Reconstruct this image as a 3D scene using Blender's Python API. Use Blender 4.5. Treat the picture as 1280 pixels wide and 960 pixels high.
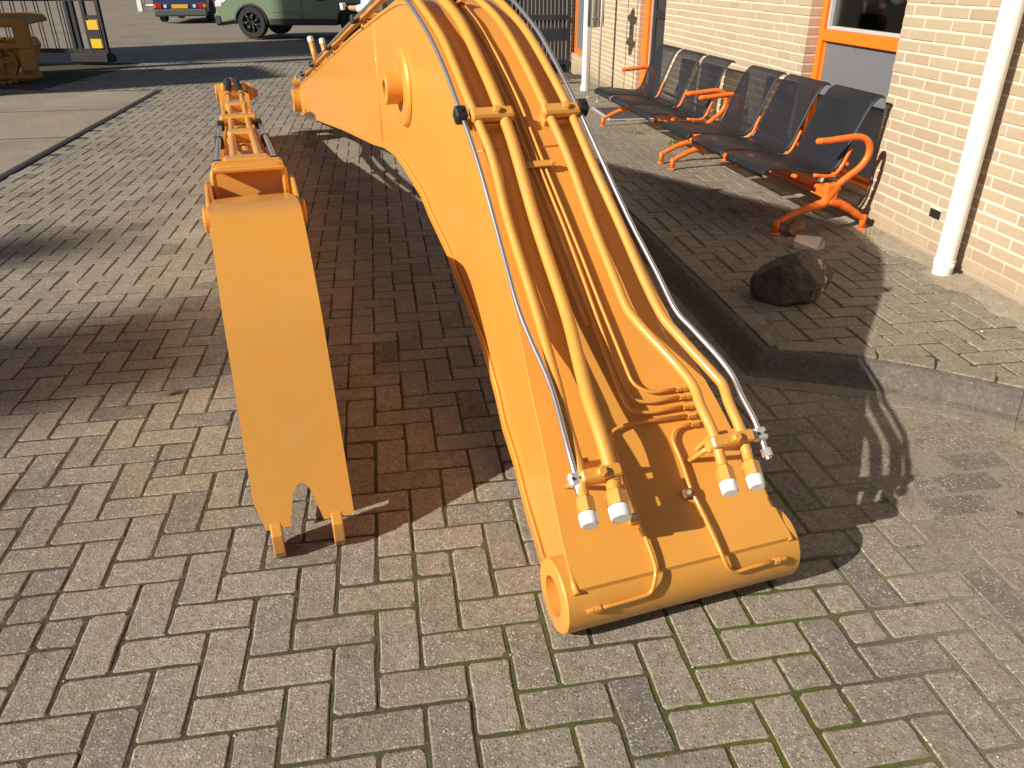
import bpy, math, random
from mathutils import Vector, Matrix
import numpy as np
random.seed(7); RNG=np.random.default_rng(11)
R=math.radians
for o in list(bpy.data.objects): bpy.data.objects.remove(o,do_unlink=True)
scn=bpy.context.scene; COL=scn.collection

# ---------------------------------------------------------------- camera, world, sun, exposure
PITCH,ROLL,CAMH,FPX=R(27.925),R(-.357),1.4651,972.25
camd=bpy.data.cameras.new('camera'); cam=bpy.data.objects.new('camera',camd); COL.objects.link(cam); scn.camera=cam
camd.sensor_width=36; camd.lens=FPX/1280*36; camd.clip_start=.05; camd.clip_end=2000
_c,_s=math.cos(PITCH),math.sin(PITCH)
_r=Vector((1,0,0)); _u=Vector((0,_s,_c)); _f=Vector((0,_c,-_s))
CR=_r*math.cos(ROLL)+_u*math.sin(ROLL); CU=_u*math.cos(ROLL)-_r*math.sin(ROLL)
cam.matrix_world=Matrix(((CR.x,CU.x,-_f.x,0),(CR.y,CU.y,-_f.y,0),(CR.z,CU.z,-_f.z,CAMH),(0,0,0,1)))
SUN=Vector((1.6,.9,-1.0)).normalized()
w=bpy.data.worlds.new('World'); scn.world=w; w.use_nodes=True
nt=w.node_tree; bg=nt.nodes['Background']; sky=nt.nodes.new('ShaderNodeTexSky'); sky.sky_type='NISHITA'
sky.sun_disc=False; sky.sun_elevation=math.asin(-SUN.z); sky.sun_rotation=math.atan2(-SUN.x,-SUN.y)%(2*math.pi)
sky.air_density=1.0; sky.dust_density=1.2; sky.ozone_density=1.0
nt.links.new(sky.outputs[0],bg.inputs[0]); bg.inputs[1].default_value=.044
sl=bpy.data.lights.new('sun','SUN'); sl.energy=4.95; sl.angle=R(.55); sl.color=(1,.925,.81)
so=bpy.data.objects.new('sun',sl); COL.objects.link(so); so.rotation_euler=SUN.to_track_quat('-Z','Y').to_euler()
scn.view_settings.view_transform='Standard'; scn.view_settings.look='None'; scn.view_settings.exposure=.38; scn.view_settings.gamma=1
scn.render.engine='CYCLES'

def project(P):
    d=Vector(P)-Vector((0,0,CAMH)); z=d.dot(_f)
    if z<=.05: return None
    return 640+FPX*d.dot(CR)/z, 480-FPX*d.dot(CU)/z, z

# ---------------------------------------------------------------- materials
def newmat(name):
    m=bpy.data.materials.new(name); m.use_nodes=True
    return m,m.node_tree,m.node_tree.nodes['Principled BSDF']
def nd(nt,t,**k):
    n=nt.nodes.new(t)
    for a,b in k.items(): setattr(n,a,b)
    return n
def noise(nt,vec,scale,detail=3,rough=.55):
    n=nd(nt,'ShaderNodeTexNoise'); n.inputs['Scale'].default_value=scale; n.inputs['Detail'].default_value=detail; n.inputs['Roughness'].default_value=rough
    nt.links.new(vec,n.inputs['Vector']); return n.outputs['Fac']
def ramp(nt,fac,stops):
    n=nd(nt,'ShaderNodeValToRGB'); e=n.color_ramp.elements
    while len(e)<len(stops): e.new(.5)
    for i,(p,c) in enumerate(stops):
        e[i].position=p; e[i].color=(c,c,c,1) if isinstance(c,(int,float)) else (*c,1)
    nt.links.new(fac,n.inputs[0]); return n.outputs[0]
def mix(nt,fac,a,b,mode='MIX'):
    n=nd(nt,'ShaderNodeMix',data_type='RGBA',blend_type=mode)
    for v,s in ((fac,n.inputs[0]),(a,n.inputs[6]),(b,n.inputs[7])):
        if isinstance(v,(int,float)): s.default_value=v if s.type=='VALUE' else (v,v,v,1)
        elif isinstance(v,tuple): s.default_value=(*v,1)
        else: nt.links.new(v,s)
    return n.outputs[2]
def bump(nt,bs,h,dist,strength=1.0):
    n=nd(nt,'ShaderNodeBump'); n.inputs['Distance'].default_value=dist; n.inputs['Strength'].default_value=strength
    nt.links.new(h,n.inputs['Height']); nt.links.new(n.outputs[0],bs.inputs['Normal'])
def pos(nt): return nd(nt,'ShaderNodeNewGeometry').outputs['Position']
def mval(nt,op,a,b):
    n=nd(nt,'ShaderNodeMath',operation=op)
    for v,s in ((a,n.inputs[0]),(b,n.inputs[1])):
        if isinstance(v,(int,float)): s.default_value=v
        else: nt.links.new(v,s)
    return n.outputs[0]
def paint(name,col,rough=.4,coat=0.0,dirt=.12,orange=.00012,metal=0,dirtcol=None,scale=3.0,wear=False):
    m,nt,b=newmat(name); p=pos(nt)
    n1=noise(nt,p,scale,5,.6); n2=noise(nt,p,scale*14,3)
    dc=dirtcol or tuple(c*.55 for c in col)
    f=mval(nt,'MULTIPLY',ramp(nt,n1,[(.42,0),(.75,1)]),dirt)
    c1=mix(nt,f,col,dc); c2=mix(nt,mval(nt,'MULTIPLY',n2,.10),c1,tuple(min(1,c*1.25) for c in col))
    nt.links.new(c2,b.inputs['Base Color'])
    if wear:
        vo=nd(nt,'ShaderNodeTexVoronoi'); vo.inputs['Scale'].default_value=38; nt.links.new(p,vo.inputs['Vector'])
        sv=nd(nt,'ShaderNodeSeparateColor'); nt.links.new(vo.outputs['Color'],sv.inputs[0])
        wob=mval(nt,'ADD',vo.outputs['Distance'],mval(nt,'MULTIPLY',mval(nt,'SUBTRACT',noise(nt,p,240,2),.5),.22))
        chip=mval(nt,'MULTIPLY',mval(nt,'GREATER_THAN',sv.outputs[0],.988),mval(nt,'LESS_THAN',wob,.085))
        c2=mix(nt,mval(nt,'MULTIPLY',chip,.75),c2,(.16,.075,.03))
        n6=noise(nt,p,1.3,6,.7); n7=noise(nt,p,9,5,.7)
        dust=mval(nt,'MULTIPLY',ramp(nt,n6,[(.48,0),(.72,1)]),ramp(nt,n7,[(.35,0),(.7,1)]))
        c2=mix(nt,mval(nt,'MULTIPLY',dust,.26),c2,(.60,.40,.20))
        zz=nd(nt,'ShaderNodeSeparateXYZ'); nt.links.new(p,zz.inputs[0]); low=nd(nt,'ShaderNodeMapRange'); low.inputs[1].default_value=.09; low.inputs[2].default_value=.0; nt.links.new(zz.outputs[2],low.inputs[0])
        c2=mix(nt,mval(nt,'MULTIPLY',mval(nt,'MULTIPLY',low.outputs[0],ramp(nt,n7,[(.3,.2),(.6,1)])),.6),c2,(.22,.15,.09))
    nt.links.new(c2,b.inputs['Base Color'])
    b.inputs['Metallic'].default_value=metal
    rr=nd(nt,'ShaderNodeMapRange'); rr.inputs[3].default_value=rough*.8; rr.inputs[4].default_value=rough*1.3; nt.links.new(n1,rr.inputs[0]); nt.links.new(rr.outputs[0],b.inputs['Roughness'])
    b.inputs['Coat Weight'].default_value=coat; b.inputs['Coat Roughness'].default_value=.12
    if orange: bump(nt,b,noise(nt,p,650,2),orange*6)
    return m
M={}
M['yellow']=paint('machine_paint',(.735,.335,.055),.34,.38,.14,wear=True)
M['orange']=paint('orange_powder_coat',(.90,.175,.018),.42,.1,.12)
M['frame_orange']=paint('orange_window_paint',(.95,.20,.012),.4,.1,.10)
M['chrome']=paint('bare_steel_tube',(.62,.62,.65),.32,0,.25,metal=.85,orange=0)
M['steel']=paint('stainless_steel',(.60,.60,.60),.2,0,.2,metal=1,orange=0)
M['zinc']=paint('zinc_plated',(.74,.73,.70),.42,0,.3,metal=.6,orange=0)
M['black']=paint('black_rubber',(.018,.018,.02),.5,0,.2)
M['black_metal']=paint('black_painted_steel',(.012,.012,.014),.55,0,.3,dirtcol=(.04,.038,.035))
M['white_plastic']=paint('white_plastic',(.82,.82,.80),.35,.1,.05,orange=0)
M['pipe_white']=paint('white_pvc',(.80,.79,.76),.33,.1,.15,dirtcol=(.5,.46,.38),orange=0)
M['grey_panel']=paint('grey_panel',(.155,.165,.18),.55,0,.25,scale=6)
M['rust']=paint('rusty_steel',(.20,.085,.04),.8,0,.6,dirtcol=(.07,.03,.02),scale=30)
M['old_yellow']=paint('old_yellow_paint',(.36,.165,.025),.5,0,.5,dirtcol=(.10,.055,.025),scale=5)
M['rubber']=paint('tyre_rubber',(.022,.022,.022),.8,0,.3,dirtcol=(.06,.055,.05))
M['green_car']=paint('green_car_paint',(.19,.26,.16),.3,.6,.1,orange=0)
M['blue_car']=paint('blue_car_paint',(.03,.05,.14),.3,.6,.1,orange=0)
M['dark_plastic']=paint('dark_plastic',(.03,.032,.035),.55,0,.2)
M['grey_plastic']=paint('grey_bumper',(.10,.11,.11),.5,0,.2)
M['plate_yellow']=paint('yellow_plate',(.85,.50,.02),.4,0,.02,orange=0)
M['red_lens']=paint('red_lens',(.45,.02,.015),.2,.5,.02,orange=0)
M['amber_lens']=paint('amber_lens',(.85,.25,.02),.2,.5,.02,orange=0)
M['clear_lens']=paint('clear_lens',(.7,.72,.75),.1,.5,.02,orange=0)
M['skin']=paint('skin',(.62,.33,.23),.5,0,.1,orange=0)
M['shirt']=paint('pale_shirt',(.66,.74,.84),.8,0,.1,orange=0)
M['trousers']=paint('black_trousers',(.012,.012,.014),.9,0,.1,orange=0)
M['hair']=paint('brown_hair',(.05,.03,.02),.7,0,.1,orange=0)
M['rim']=paint('alloy_rim',(.05,.05,.055),.35,0,.2,metal=.5,orange=0)
M['mat']=paint('ribbed_mat',(.05,.052,.055),.8,0,.3)
M['interior']=paint('room_plaster',(.34,.34,.28),.9,0,.2)
M['curtain']=paint('pale_curtain',(.55,.56,.50),.9,0,.1)
M['blind']=paint('olive_blind',(.30,.32,.24),.8,0,.1)
M['weather']=paint('grey_sealing_strip',(.48,.46,.45),.6,0,.2)
M['wood_board']=paint('brown_board',(.20,.11,.05),.7,0,.3)
M['offbrick']=paint('weathered_concrete',(.34,.32,.29),.85,0,.4)

def glass_mat():
    m,nt,b=newmat('window_glass'); b.inputs['Base Color'].default_value=(.6,.66,.64,1); b.inputs['Roughness'].default_value=.03
    b.inputs['Transmission Weight'].default_value=1; b.inputs['IOR'].default_value=1.45
    tr=nd(nt,'ShaderNodeBsdfTransparent'); tr.inputs[0].default_value=(.62,.68,.66,1)
    gl=nd(nt,'ShaderNodeBsdfGlossy'); gl.inputs['Roughness'].default_value=.03
    fr=nd(nt,'ShaderNodeFresnel'); fr.inputs[0].default_value=1.5
    mx=nd(nt,'ShaderNodeMixShader'); nt.links.new(fr.outputs[0],mx.inputs[0]); nt.links.new(tr.outputs[0],mx.inputs[1]); nt.links.new(gl.outputs[0],mx.inputs[2])
    nt.links.new(mx.outputs[0],nt.nodes['Material Output'].inputs[0]); return m
M['glass']=glass_mat()

def perforated():
    m,nt,b=newmat('perforated_seat_steel'); uv=nd(nt,'ShaderNodeUVMap'); uv.uv_map='UVMap'
    b.inputs['Base Color'].default_value=(.020,.021,.026,1); b.inputs['Roughness'].default_value=.5; b.inputs['Specular IOR Level'].default_value=.35
    sc=nd(nt,'ShaderNodeVectorMath',operation='SCALE'); sc.inputs[3].default_value=1/.0075; nt.links.new(uv.outputs[0],sc.inputs[0])
    fr=nd(nt,'ShaderNodeVectorMath',operation='FRACTION'); nt.links.new(sc.outputs[0],fr.inputs[0])
    sb=nd(nt,'ShaderNodeVectorMath',operation='SUBTRACT'); sb.inputs[1].default_value=(.5,.5,0); nt.links.new(fr.outputs[0],sb.inputs[0])
    ln=nd(nt,'ShaderNodeVectorMath',operation='LENGTH'); nt.links.new(sb.outputs[0],ln.inputs[0])
    lt=mval(nt,'LESS_THAN',ln.outputs['Value'],.25)
    sp=nd(nt,'ShaderNodeSeparateXYZ'); nt.links.new(uv.outputs[0],sp.inputs[0])
    g=mval(nt,'MULTIPLY',lt,mval(nt,'MULTIPLY',mval(nt,'GREATER_THAN',sp.outputs[0],.02),mval(nt,'LESS_THAN',sp.outputs[0],.475)))
    tr=nd(nt,'ShaderNodeBsdfTransparent'); mx=nd(nt,'ShaderNodeMixShader'); nt.links.new(g,mx.inputs[0]); nt.links.new(b.outputs[0],mx.inputs[1]); nt.links.new(tr.outputs[0],mx.inputs[2])
    nt.links.new(mx.outputs[0],nt.nodes['Material Output'].inputs[0]); return m
M['seat']=perforated()

def stone_mat(name,attr,stops,speck=1.0,bumpd=.0022,big=.9,scale=1.0,sidewalk=False):
    """concrete paver: tone per paver, fine aggregate of light and dark grains, worn patches"""
    m,nt,b=newmat(name); p=pos(nt)
    if attr=='obj': r=nd(nt,'ShaderNodeObjectInfo').outputs['Random']
    elif attr: r=nd(nt,'ShaderNodeAttribute',attribute_name='tone').outputs['Fac']
    else: r=noise(nt,p,2.0,2)
    base=ramp(nt,r,stops)
    n1=noise(nt,p,1.1,5,.6); n2=noise(nt,p,18,4,.65); n3=noise(nt,p,160,3,.6); n4=noise(nt,p,7,5,.7); n5=noise(nt,p,60,3,.65)
    c=mix(nt,mval(nt,'MULTIPLY',ramp(nt,n1,[(.35,0),(.7,1)]),.40),base,tuple(x*.72 for x in stops[0][1]) if name.startswith('kerb') else (.235,.205,.16),'MIX')
    c=mix(nt,ramp(nt,n2,[(.3,.6),(.65,0)]),c,mix(nt,1.0,c,(.62,.60,.57),'MULTIPLY'))
    n8=noise(nt,p,.75,6,.72); c=mix(nt,ramp(nt,n8,[(.36,.55),(.50,0)]),c,mix(nt,1.0,c,(.66,.65,.64),'MULTIPLY')); c=mix(nt,ramp(nt,n8,[(.55,0),(.72,.35)]),c,(.47,.43,.36))
    c=mix(nt,ramp(nt,n5,[(.3,.55),(.55,0)]),c,mix(nt,1.0,c,(.50,.48,.45),'MULTIPLY'))
    c=mix(nt,ramp(nt,n4,[(.58,0),(.78,.15 if name.startswith('kerb') else .55)]),c,(.46,.42,.35))
    c=mix(nt,ramp(nt,n5,[(.60,0),(.80,.5)]),c,(.45,.40,.33))
    v=nd(nt,'ShaderNodeTexVoronoi'); v.inputs['Scale'].default_value=175*scale; nt.links.new(p,v.inputs['Vector'])
    sep=nd(nt,'ShaderNodeSeparateColor'); nt.links.new(v.outputs['Color'],sep.inputs[0])
    sz=mval(nt,'ADD',mval(nt,'MULTIPLY',sep.outputs[2],.35),.18); near=mval(nt,'LESS_THAN',v.outputs['Distance'],sz)
    gl=mval(nt,'MULTIPLY',mval(nt,'MULTIPLY',mval(nt,'GREATER_THAN',sep.outputs[0],.70),near),ramp(nt,noise(nt,p,11,4,.7),[(.33,.15),(.62,1)]))
    gd=mval(nt,'MULTIPLY',mval(nt,'LESS_THAN',sep.outputs[0],.30),near)
    gy=mval(nt,'MULTIPLY',mval(nt,'GREATER_THAN',sep.outputs[1],.78),near)
    c=mix(nt,mval(nt,'MULTIPLY',gl,.60*speck),c,(.66,.62,.53))
    c=mix(nt,mval(nt,'MULTIPLY',gd,.65*speck),c,(.085,.075,.062))
    c=mix(nt,mval(nt,'MULTIPLY',gy,.38*speck),c,(.42,.31,.18))
    v2=nd(nt,'ShaderNodeTexVoronoi'); v2.inputs['Scale'].default_value=75; nt.links.new(p,v2.inputs['Vector'])
    s2=nd(nt,'ShaderNodeSeparateColor'); nt.links.new(v2.outputs['Color'],s2.inputs[0])
    pe=mval(nt,'MULTIPLY',mval(nt,'GREATER_THAN',s2.outputs[0],.90),mval(nt,'LESS_THAN',v2.outputs['Distance'],.22))
    c=mix(nt,mval(nt,'MULTIPLY',pe,.6*speck),c,(.66,.62,.54))
    pd_=mval(nt,'MULTIPLY',mval(nt,'LESS_THAN',s2.outputs[0],.07),mval(nt,'LESS_THAN',v2.outputs['Distance'],.24))
    c=mix(nt,mval(nt,'MULTIPLY',pd_,.6*speck),c,(.07,.065,.055))
    nt.links.new(c,b.inputs['Base Color']); b.inputs['Roughness'].default_value=.78; b.inputs['Specular IOR Level'].default_value=.35
    h=mval(nt,'ADD',mval(nt,'MULTIPLY',n3,.6),mval(nt,'ADD',mval(nt,'MULTIPLY',n2,1.2),mval(nt,'MULTIPLY',v.outputs['Distance'],.5)))
    bump(nt,b,h,bumpd); return m
PAV=[(0,(.20,.165,.13)),(.05,(.225,.205,.185)),(.14,(.30,.262,.21)),(.4,(.345,.302,.24)),(.7,(.37,.322,.255)),(.9,(.33,.29,.24)),(1,(.25,.225,.20))]
M['paver']=stone_mat('concrete_paver','obj',PAV); M['paver_field']=stone_mat('concrete_paver_field','tone',PAV)
SWP=[(0,(.245,.215,.17)),(.5,(.325,.285,.22)),(1,(.28,.25,.20))]
M['sw']=stone_mat('footpath_paver','obj',SWP); M['sw_field']=stone_mat('footpath_paver_field','tone',SWP)
M['slab']=stone_mat('concrete_slab','obj',[(0,(.36,.30,.23)),(.5,(.40,.33,.25)),(1,(.38,.31,.24))],.35,.0008)
M['kerb']=stone_mat('kerb_concrete','obj',[(0,(.14,.128,.108)),(1,(.175,.158,.132))],.18,.0012)
M['gutter']=stone_mat('gutter_concrete','obj',[(0,(.27,.245,.20)),(1,(.31,.275,.22))],.5,.0012)
M['tar']=paint('tar_joint',(.05,.045,.04),.9,0,.4,dirtcol=(.09,.08,.065))
M['fillet']=stone_mat('cement_fillet','obj',[(0,(.42,.36,.27)),(1,(.42,.36,.27))],.5,.002)
M['road']=stone_mat('yard_ground',None,[(0,(.26,.215,.17)),(.5,(.31,.26,.205)),(1,(.34,.285,.225))],.3,.001)

def joint_mat(name,moss_near,sandy_=True):
    m,nt,b=newmat(name); p=pos(nt)
    n=noise(nt,p,120,4,.7); soil=ramp(nt,n,[(.3,(.045,.038,.028)),(.55,(.10,.085,.063)),(.8,(.20,.175,.135))])
    sp=nd(nt,'ShaderNodeSeparateXYZ'); nt.links.new(p,sp.inputs[0])
    mx=nd(nt,'ShaderNodeMapRange'); mx.inputs[1].default_value=-.9; mx.inputs[2].default_value=.5; nt.links.new(sp.outputs[0],mx.inputs[0])
    my=nd(nt,'ShaderNodeMapRange'); my.inputs[1].default_value=6.5; my.inputs[2].default_value=2.2; nt.links.new(sp.outputs[1],my.inputs[0])
    pm=noise(nt,p,2.6,3,.6); amt=mval(nt,'MULTIPLY',mval(nt,'MULTIPLY',mx.outputs[0],my.outputs[0]),ramp(nt,pm,[(.34,0),(.52,1)]))
    fn=ramp(nt,noise(nt,p,45,3,.7),[(.36,0),(.52,1)])
    moss=mix(nt,noise(nt,p,260,2),(.05,.075,.008),(.17,.20,.03))
    c=mix(nt,mval(nt,'MULTIPLY',mval(nt,'MULTIPLY',amt,fn),.95*moss_near),soil,moss)
    # sand swept over the joints to the right of the boom foot
    sx=nd(nt,'ShaderNodeMapRange'); sx.inputs[1].default_value=.75; sx.inputs[2].default_value=1.25; nt.links.new(sp.outputs[0],sx.inputs[0])
    sand=mix(nt,noise(nt,p,70,4,.7),(.17,.15,.12),(.40,.355,.28))
    vv=nd(nt,'ShaderNodeTexVoronoi'); vv.inputs['Scale'].default_value=240; nt.links.new(p,vv.inputs['Vector'])
    ss=nd(nt,'ShaderNodeSeparateColor'); nt.links.new(vv.outputs['Color'],ss.inputs[0]); nr=mval(nt,'LESS_THAN',vv.outputs['Distance'],.36)
    sand=mix(nt,mval(nt,'MULTIPLY',mval(nt,'MULTIPLY',mval(nt,'GREATER_THAN',ss.outputs[0],.74),nr),.55),sand,(.6,.56,.47))
    sand=mix(nt,mval(nt,'MULTIPLY',mval(nt,'MULTIPLY',mval(nt,'LESS_THAN',ss.outputs[0],.25),nr),.6),sand,(.08,.07,.06))
    if sandy_: c=mix(nt,mval(nt,'MULTIPLY',mval(nt,'MULTIPLY',sx.outputs[0],ramp(nt,noise(nt,p,14,3),[(.30,0),(.40,1)])),.97),c,sand)
    nt.links.new(c,b.inputs['Base Color']); b.inputs['Roughness'].default_value=.95; b.inputs['Specular IOR Level'].default_value=.1
    bump(nt,b,noise(nt,p,300,3,.7),.003); return m
M['joint']=joint_mat('joint_soil',1.0); M['sw_joint']=joint_mat('footpath_joint_soil',1.0,False)
def brick_mat(name,attr):
    m,nt,b=newmat(name); p=pos(nt)
    r=nd(nt,'ShaderNodeObjectInfo').outputs['Random'] if attr=='obj' else nd(nt,'ShaderNodeAttribute',attribute_name='tone').outputs['Fac']
    base=ramp(nt,r,[(0,(.40,.30,.208)),(.25,(.44,.35,.24)),(.5,(.455,.372,.25)),(.75,(.435,.335,.235)),(1,(.465,.388,.262))])
    n2=noise(nt,p,22,4,.65); n3=noise(nt,p,240,3,.6)
    c=mix(nt,ramp(nt,n2,[(.35,0),(.75,.5)]),base,(.44,.335,.235)); c=mix(nt,ramp(nt,n3,[(.5,0),(.8,.35)]),c,(.62,.50,.36))
    sp=nd(nt,'ShaderNodeSeparateXYZ'); nt.links.new(p,sp.inputs[0])
    g=nd(nt,'ShaderNodeMapRange'); g.inputs[1].default_value=.32; g.inputs[2].default_value=.09; nt.links.new(sp.outputs[2],g.inputs[0])
    c=mix(nt,mval(nt,'MULTIPLY',g.outputs[0],ramp(nt,noise(nt,p,9,4),[(.3,.3),(.7,1)])),c,(.33,.25,.17))
    nt.links.new(c,b.inputs['Base Color']); b.inputs['Roughness'].default_value=.9; b.inputs['Specular IOR Level'].default_value=.2
    bump(nt,b,mval(nt,'ADD',n3,mval(nt,'MULTIPLY',n2,2)),.0012); return m
M['brick']=brick_mat('tan_brick','obj'); M['brick_field']=brick_mat('tan_brick_field','tone')
def mortar():
    m,nt,b=newmat('mortar'); p=pos(nt); n=noise(nt,p,90,3)
    c=mix(nt,n,(.60,.52,.42),(.74,.66,.54))
    sp=nd(nt,'ShaderNodeSeparateXYZ'); nt.links.new(p,sp.inputs[0])
    g=nd(nt,'ShaderNodeMapRange'); g.inputs[1].default_value=.30; g.inputs[2].default_value=.12; nt.links.new(sp.outputs[2],g.inputs[0])
    c=mix(nt,mval(nt,'MULTIPLY',g.outputs[0],.8),c,(.33,.26,.18))
    nt.links.new(c,b.inputs['Base Color']); b.inputs['Roughness'].default_value=.95; bump(nt,b,n,.0015); return m
M['mortar']=mortar()
def rock_mat():
    m,nt,b=newmat('dark_boulder'); p=pos(nt); n=noise(nt,p,9,6,.65); n2=noise(nt,p,70,4)
    c=ramp(nt,n,[(.3,(.05,.037,.031)),(.55,(.115,.084,.070)),(.75,(.20,.155,.125))])
    sp=nd(nt,'ShaderNodeSeparateXYZ'); nt.links.new(p,sp.inputs[0])
    line=mval(nt,'ABSOLUTE',mval(nt,'SUBTRACT',mval(nt,'ADD',sp.outputs[0],mval(nt,'MULTIPLY',noise(nt,p,12,3),.10)),1.50),0)
    vein=mval(nt,'MULTIPLY',mval(nt,'LESS_THAN',line,.012),ramp(nt,noise(nt,p,26,3),[(.45,0),(.55,1)]))
    c=mix(nt,vein,c,(.62,.45,.30)); nt.links.new(c,b.inputs['Base Color']); b.inputs['Roughness'].default_value=.75
    bump(nt,b,mval(nt,'ADD',mval(nt,'MULTIPLY',n,3),mval(nt,'MULTIPLY',n2,1.6)),.011); return m
M['rock']=rock_mat()
def small_rock():
    m,nt,b=newmat('brown_stone'); p=pos(nt); n=noise(nt,p,30,5,.65)
    nt.links.new(ramp(nt,n,[(.3,(.10,.05,.025)),(.55,(.30,.17,.08)),(.75,(.55,.42,.28))]),b.inputs['Base Color']); b.inputs['Roughness'].default_value=.7; bump(nt,b,n,.006); return m
M['stone']=small_rock()
def grass_mat():
    m,nt,b=newmat('weed_leaf'); p=pos(nt); nt.links.new(mix(nt,noise(nt,p,50),(.07,.13,.02),(.16,.23,.04)),b.inputs['Base Color']); b.inputs['Roughness'].default_value=.6; return m
M['weed']=grass_mat()
M['grit']=paint('pale_grit',(.55,.51,.44),.8,0,.6,dirtcol=(.2,.17,.13),orange=0,scale=40)
M['leaf']=paint('dry_leaf',(.42,.13,.03),.7,0,.3,orange=0)

# ---------------------------------------------------------------- geometry helpers
class MB:
    def __init__(s): s.v=[]; s.f=[]; s.tone=[]; s.uv=None; s.sm=[]
    def add(s,vs,fs,smooth=False,tone=None):
        o=len(s.v); s.v+= [tuple(x) for x in vs]; s.f+=[tuple(i+o for i in f) for f in fs]; s.sm+=[smooth]*len(fs)
        if tone is not None: s.tone+=[tone]*len(vs)
        return s
    def box(s,a,b,ax=None,o=None,tone=None):
        """box from a to b in axes ax (3 vectors) at origin o"""
        vs=[(x,y,z) for x in (a[0],b[0]) for y in (a[1],b[1]) for z in (a[2],b[2])]
        if ax: O=Vector(o or (0,0,0)); vs=[O+ax[0]*v[0]+ax[1]*v[1]+ax[2]*v[2] for v in vs]
        return s.add(vs,[(0,1,3,2),(4,6,7,5),(0,4,5,1),(2,3,7,6),(0,2,6,4),(1,5,7,3)],tone=tone)
    def cbox(s,a,b,c=.004,ax=None,o=None):
        """box with chamfered edges"""
        a=list(a);b=list(b); vs=[]; idx={}
        for i,sx in enumerate((0,1)):
            for j,sy in enumerate((0,1)):
                for k,sz in enumerate((0,1)):
                    P=[(a,b)[t][n] for n,t in enumerate((sx,sy,sz))]; D=[1-2*sx,1-2*sy,1-2*sz]
                    for n in range(3):
                        q=[P[m]+(0 if m==n else D[m]*c) for m in range(3)]; idx[(sx,sy,sz,n)]=len(vs); vs.append(q)
        fs=[]
        for n in range(3):
            m1,m2=(n+1)%3,(n+2)%3
            for sgn in (0,1):
                q=[]
                for (p1,p2) in ((0,0),(1,0),(1,1),(0,1)):
                    k=[0,0,0]; k[n]=sgn;k[m1]=p1;k[m2]=p2; q.append(idx[(*k,n)])
                fs.append(tuple(q if sgn else q[::-1]))
        for n in range(3):
            m1,m2=(n+1)%3,(n+2)%3
            for p1 in (0,1):
                for p2 in (0,1):
                    k0=[0,0,0];k1=[0,0,0];k0[n]=0;k1[n]=1
                    for k in (k0,k1): k[m1]=p1;k[m2]=p2
                    q=[idx[(*k0,m1)],idx[(*k1,m1)],idx[(*k1,m2)],idx[(*k0,m2)]]
                    fs.append(tuple(q if p1==p2 else q[::-1]))
        for sx in (0,1):
            for sy in (0,1):
                for sz in (0,1):
                    q=[idx[(sx,sy,sz,n)] for n in range(3)]; fs.append(tuple(q if (sx+sy+sz)%2 else q[::-1]))
        if ax: O=Vector(o or (0,0,0)); vs=[O+ax[0]*v[0]+ax[1]*v[1]+ax[2]*v[2] for v in vs]
        return s.add(vs,fs)
    def tube(s,pts,r,seg=10,caps=True,smooth=True):
        P=[Vector(p) for p in pts]; n=len(P); rs=r if isinstance(r,(list,tuple)) else [r]*n
        T=[(P[min(i+1,n-1)]-P[max(i-1,0)]).normalized() for i in range(n)]
        a=Vector((0,0,1)) if abs(T[0].z)<.9 else Vector((1,0,0)); N=(a-T[0]*a.dot(T[0])).normalized()
        vs=[];fs=[]
        for i in range(n):
            N=(N-T[i]*N.dot(T[i])).normalized(); B=T[i].cross(N)
            for k in range(seg):
                t=2*math.pi*k/seg; vs.append(P[i]+(N*math.cos(t)+B*math.sin(t))*rs[i])
        for i in range(n-1):
            for k in range(seg): fs.append((i*seg+k,i*seg+(k+1)%seg,(i+1)*seg+(k+1)%seg,(i+1)*seg+k))
        s.add(vs,fs,smooth)
        if caps:
            o=len(s.v)-n*seg; s.f.append(tuple(o+k for k in range(seg))[::-1]); s.f.append(tuple(o+(n-1)*seg+k for k in range(seg))); s.sm+=[False,False]
        return s
    def lathe(s,o,axis,prof,seg=24,smooth=True,flip=False):
        """prof: list of (distance along axis, radius); sharp where a point is doubled"""
        o=Vector(o); ax=Vector(axis).normalized(); a=Vector((0,0,1)) if abs(ax.z)<.9 else Vector((1,0,0)); N=(a-ax*a.dot(ax)).normalized(); B=ax.cross(N)
        for i in range(len(prof)-1):
            (d0,r0),(d1,r1)=prof[i],prof[i+1]
            vs=[]
            for d,r in ((d0,r0),(d1,r1)):
                for k in range(seg):
                    t=2*math.pi*k/seg; vs.append(o+ax*d+(N*math.cos(t)+B*math.sin(t))*r)
            fs=[(k,(k+1)%seg,seg+(k+1)%seg,seg+k) for k in range(seg)]
            s.add(vs,fs,smooth)
        return s
    def prism(s,poly,a,b,ax,o=(0,0,0)):
        """polygon in (ax0,ax1) extruded from a to b along ax2"""
        O=Vector(o); n=len(poly); vs=[O+ax[0]*p[0]+ax[1]*p[1]+ax[2]*t for t in (a,b) for p in poly]
        fs=[tuple(range(n))[::-1],tuple(range(n,2*n))]+[(i,(i+1)%n,n+(i+1)%n,n+i) for i in range(n)]
        return s.add(vs,fs)
    def mesh(s,name,mat):
        me=bpy.data.meshes.new(name); me.from_pydata(s.v,[],s.f); me.update()
        if mat: me.materials.append(mat)
        if any(s.sm): me.polygons.foreach_set('use_smooth',s.sm)
        if s.tone:
            at=me.attributes.new('tone','FLOAT','POINT'); at.data.foreach_set('value',s.tone)
        if s.uv:
            uv=me.uv_layers.new(name='UVMap'); 
            for l in me.loops: uv.data[l.index].uv=s.uv[l.vertex_index]
        return me
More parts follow.
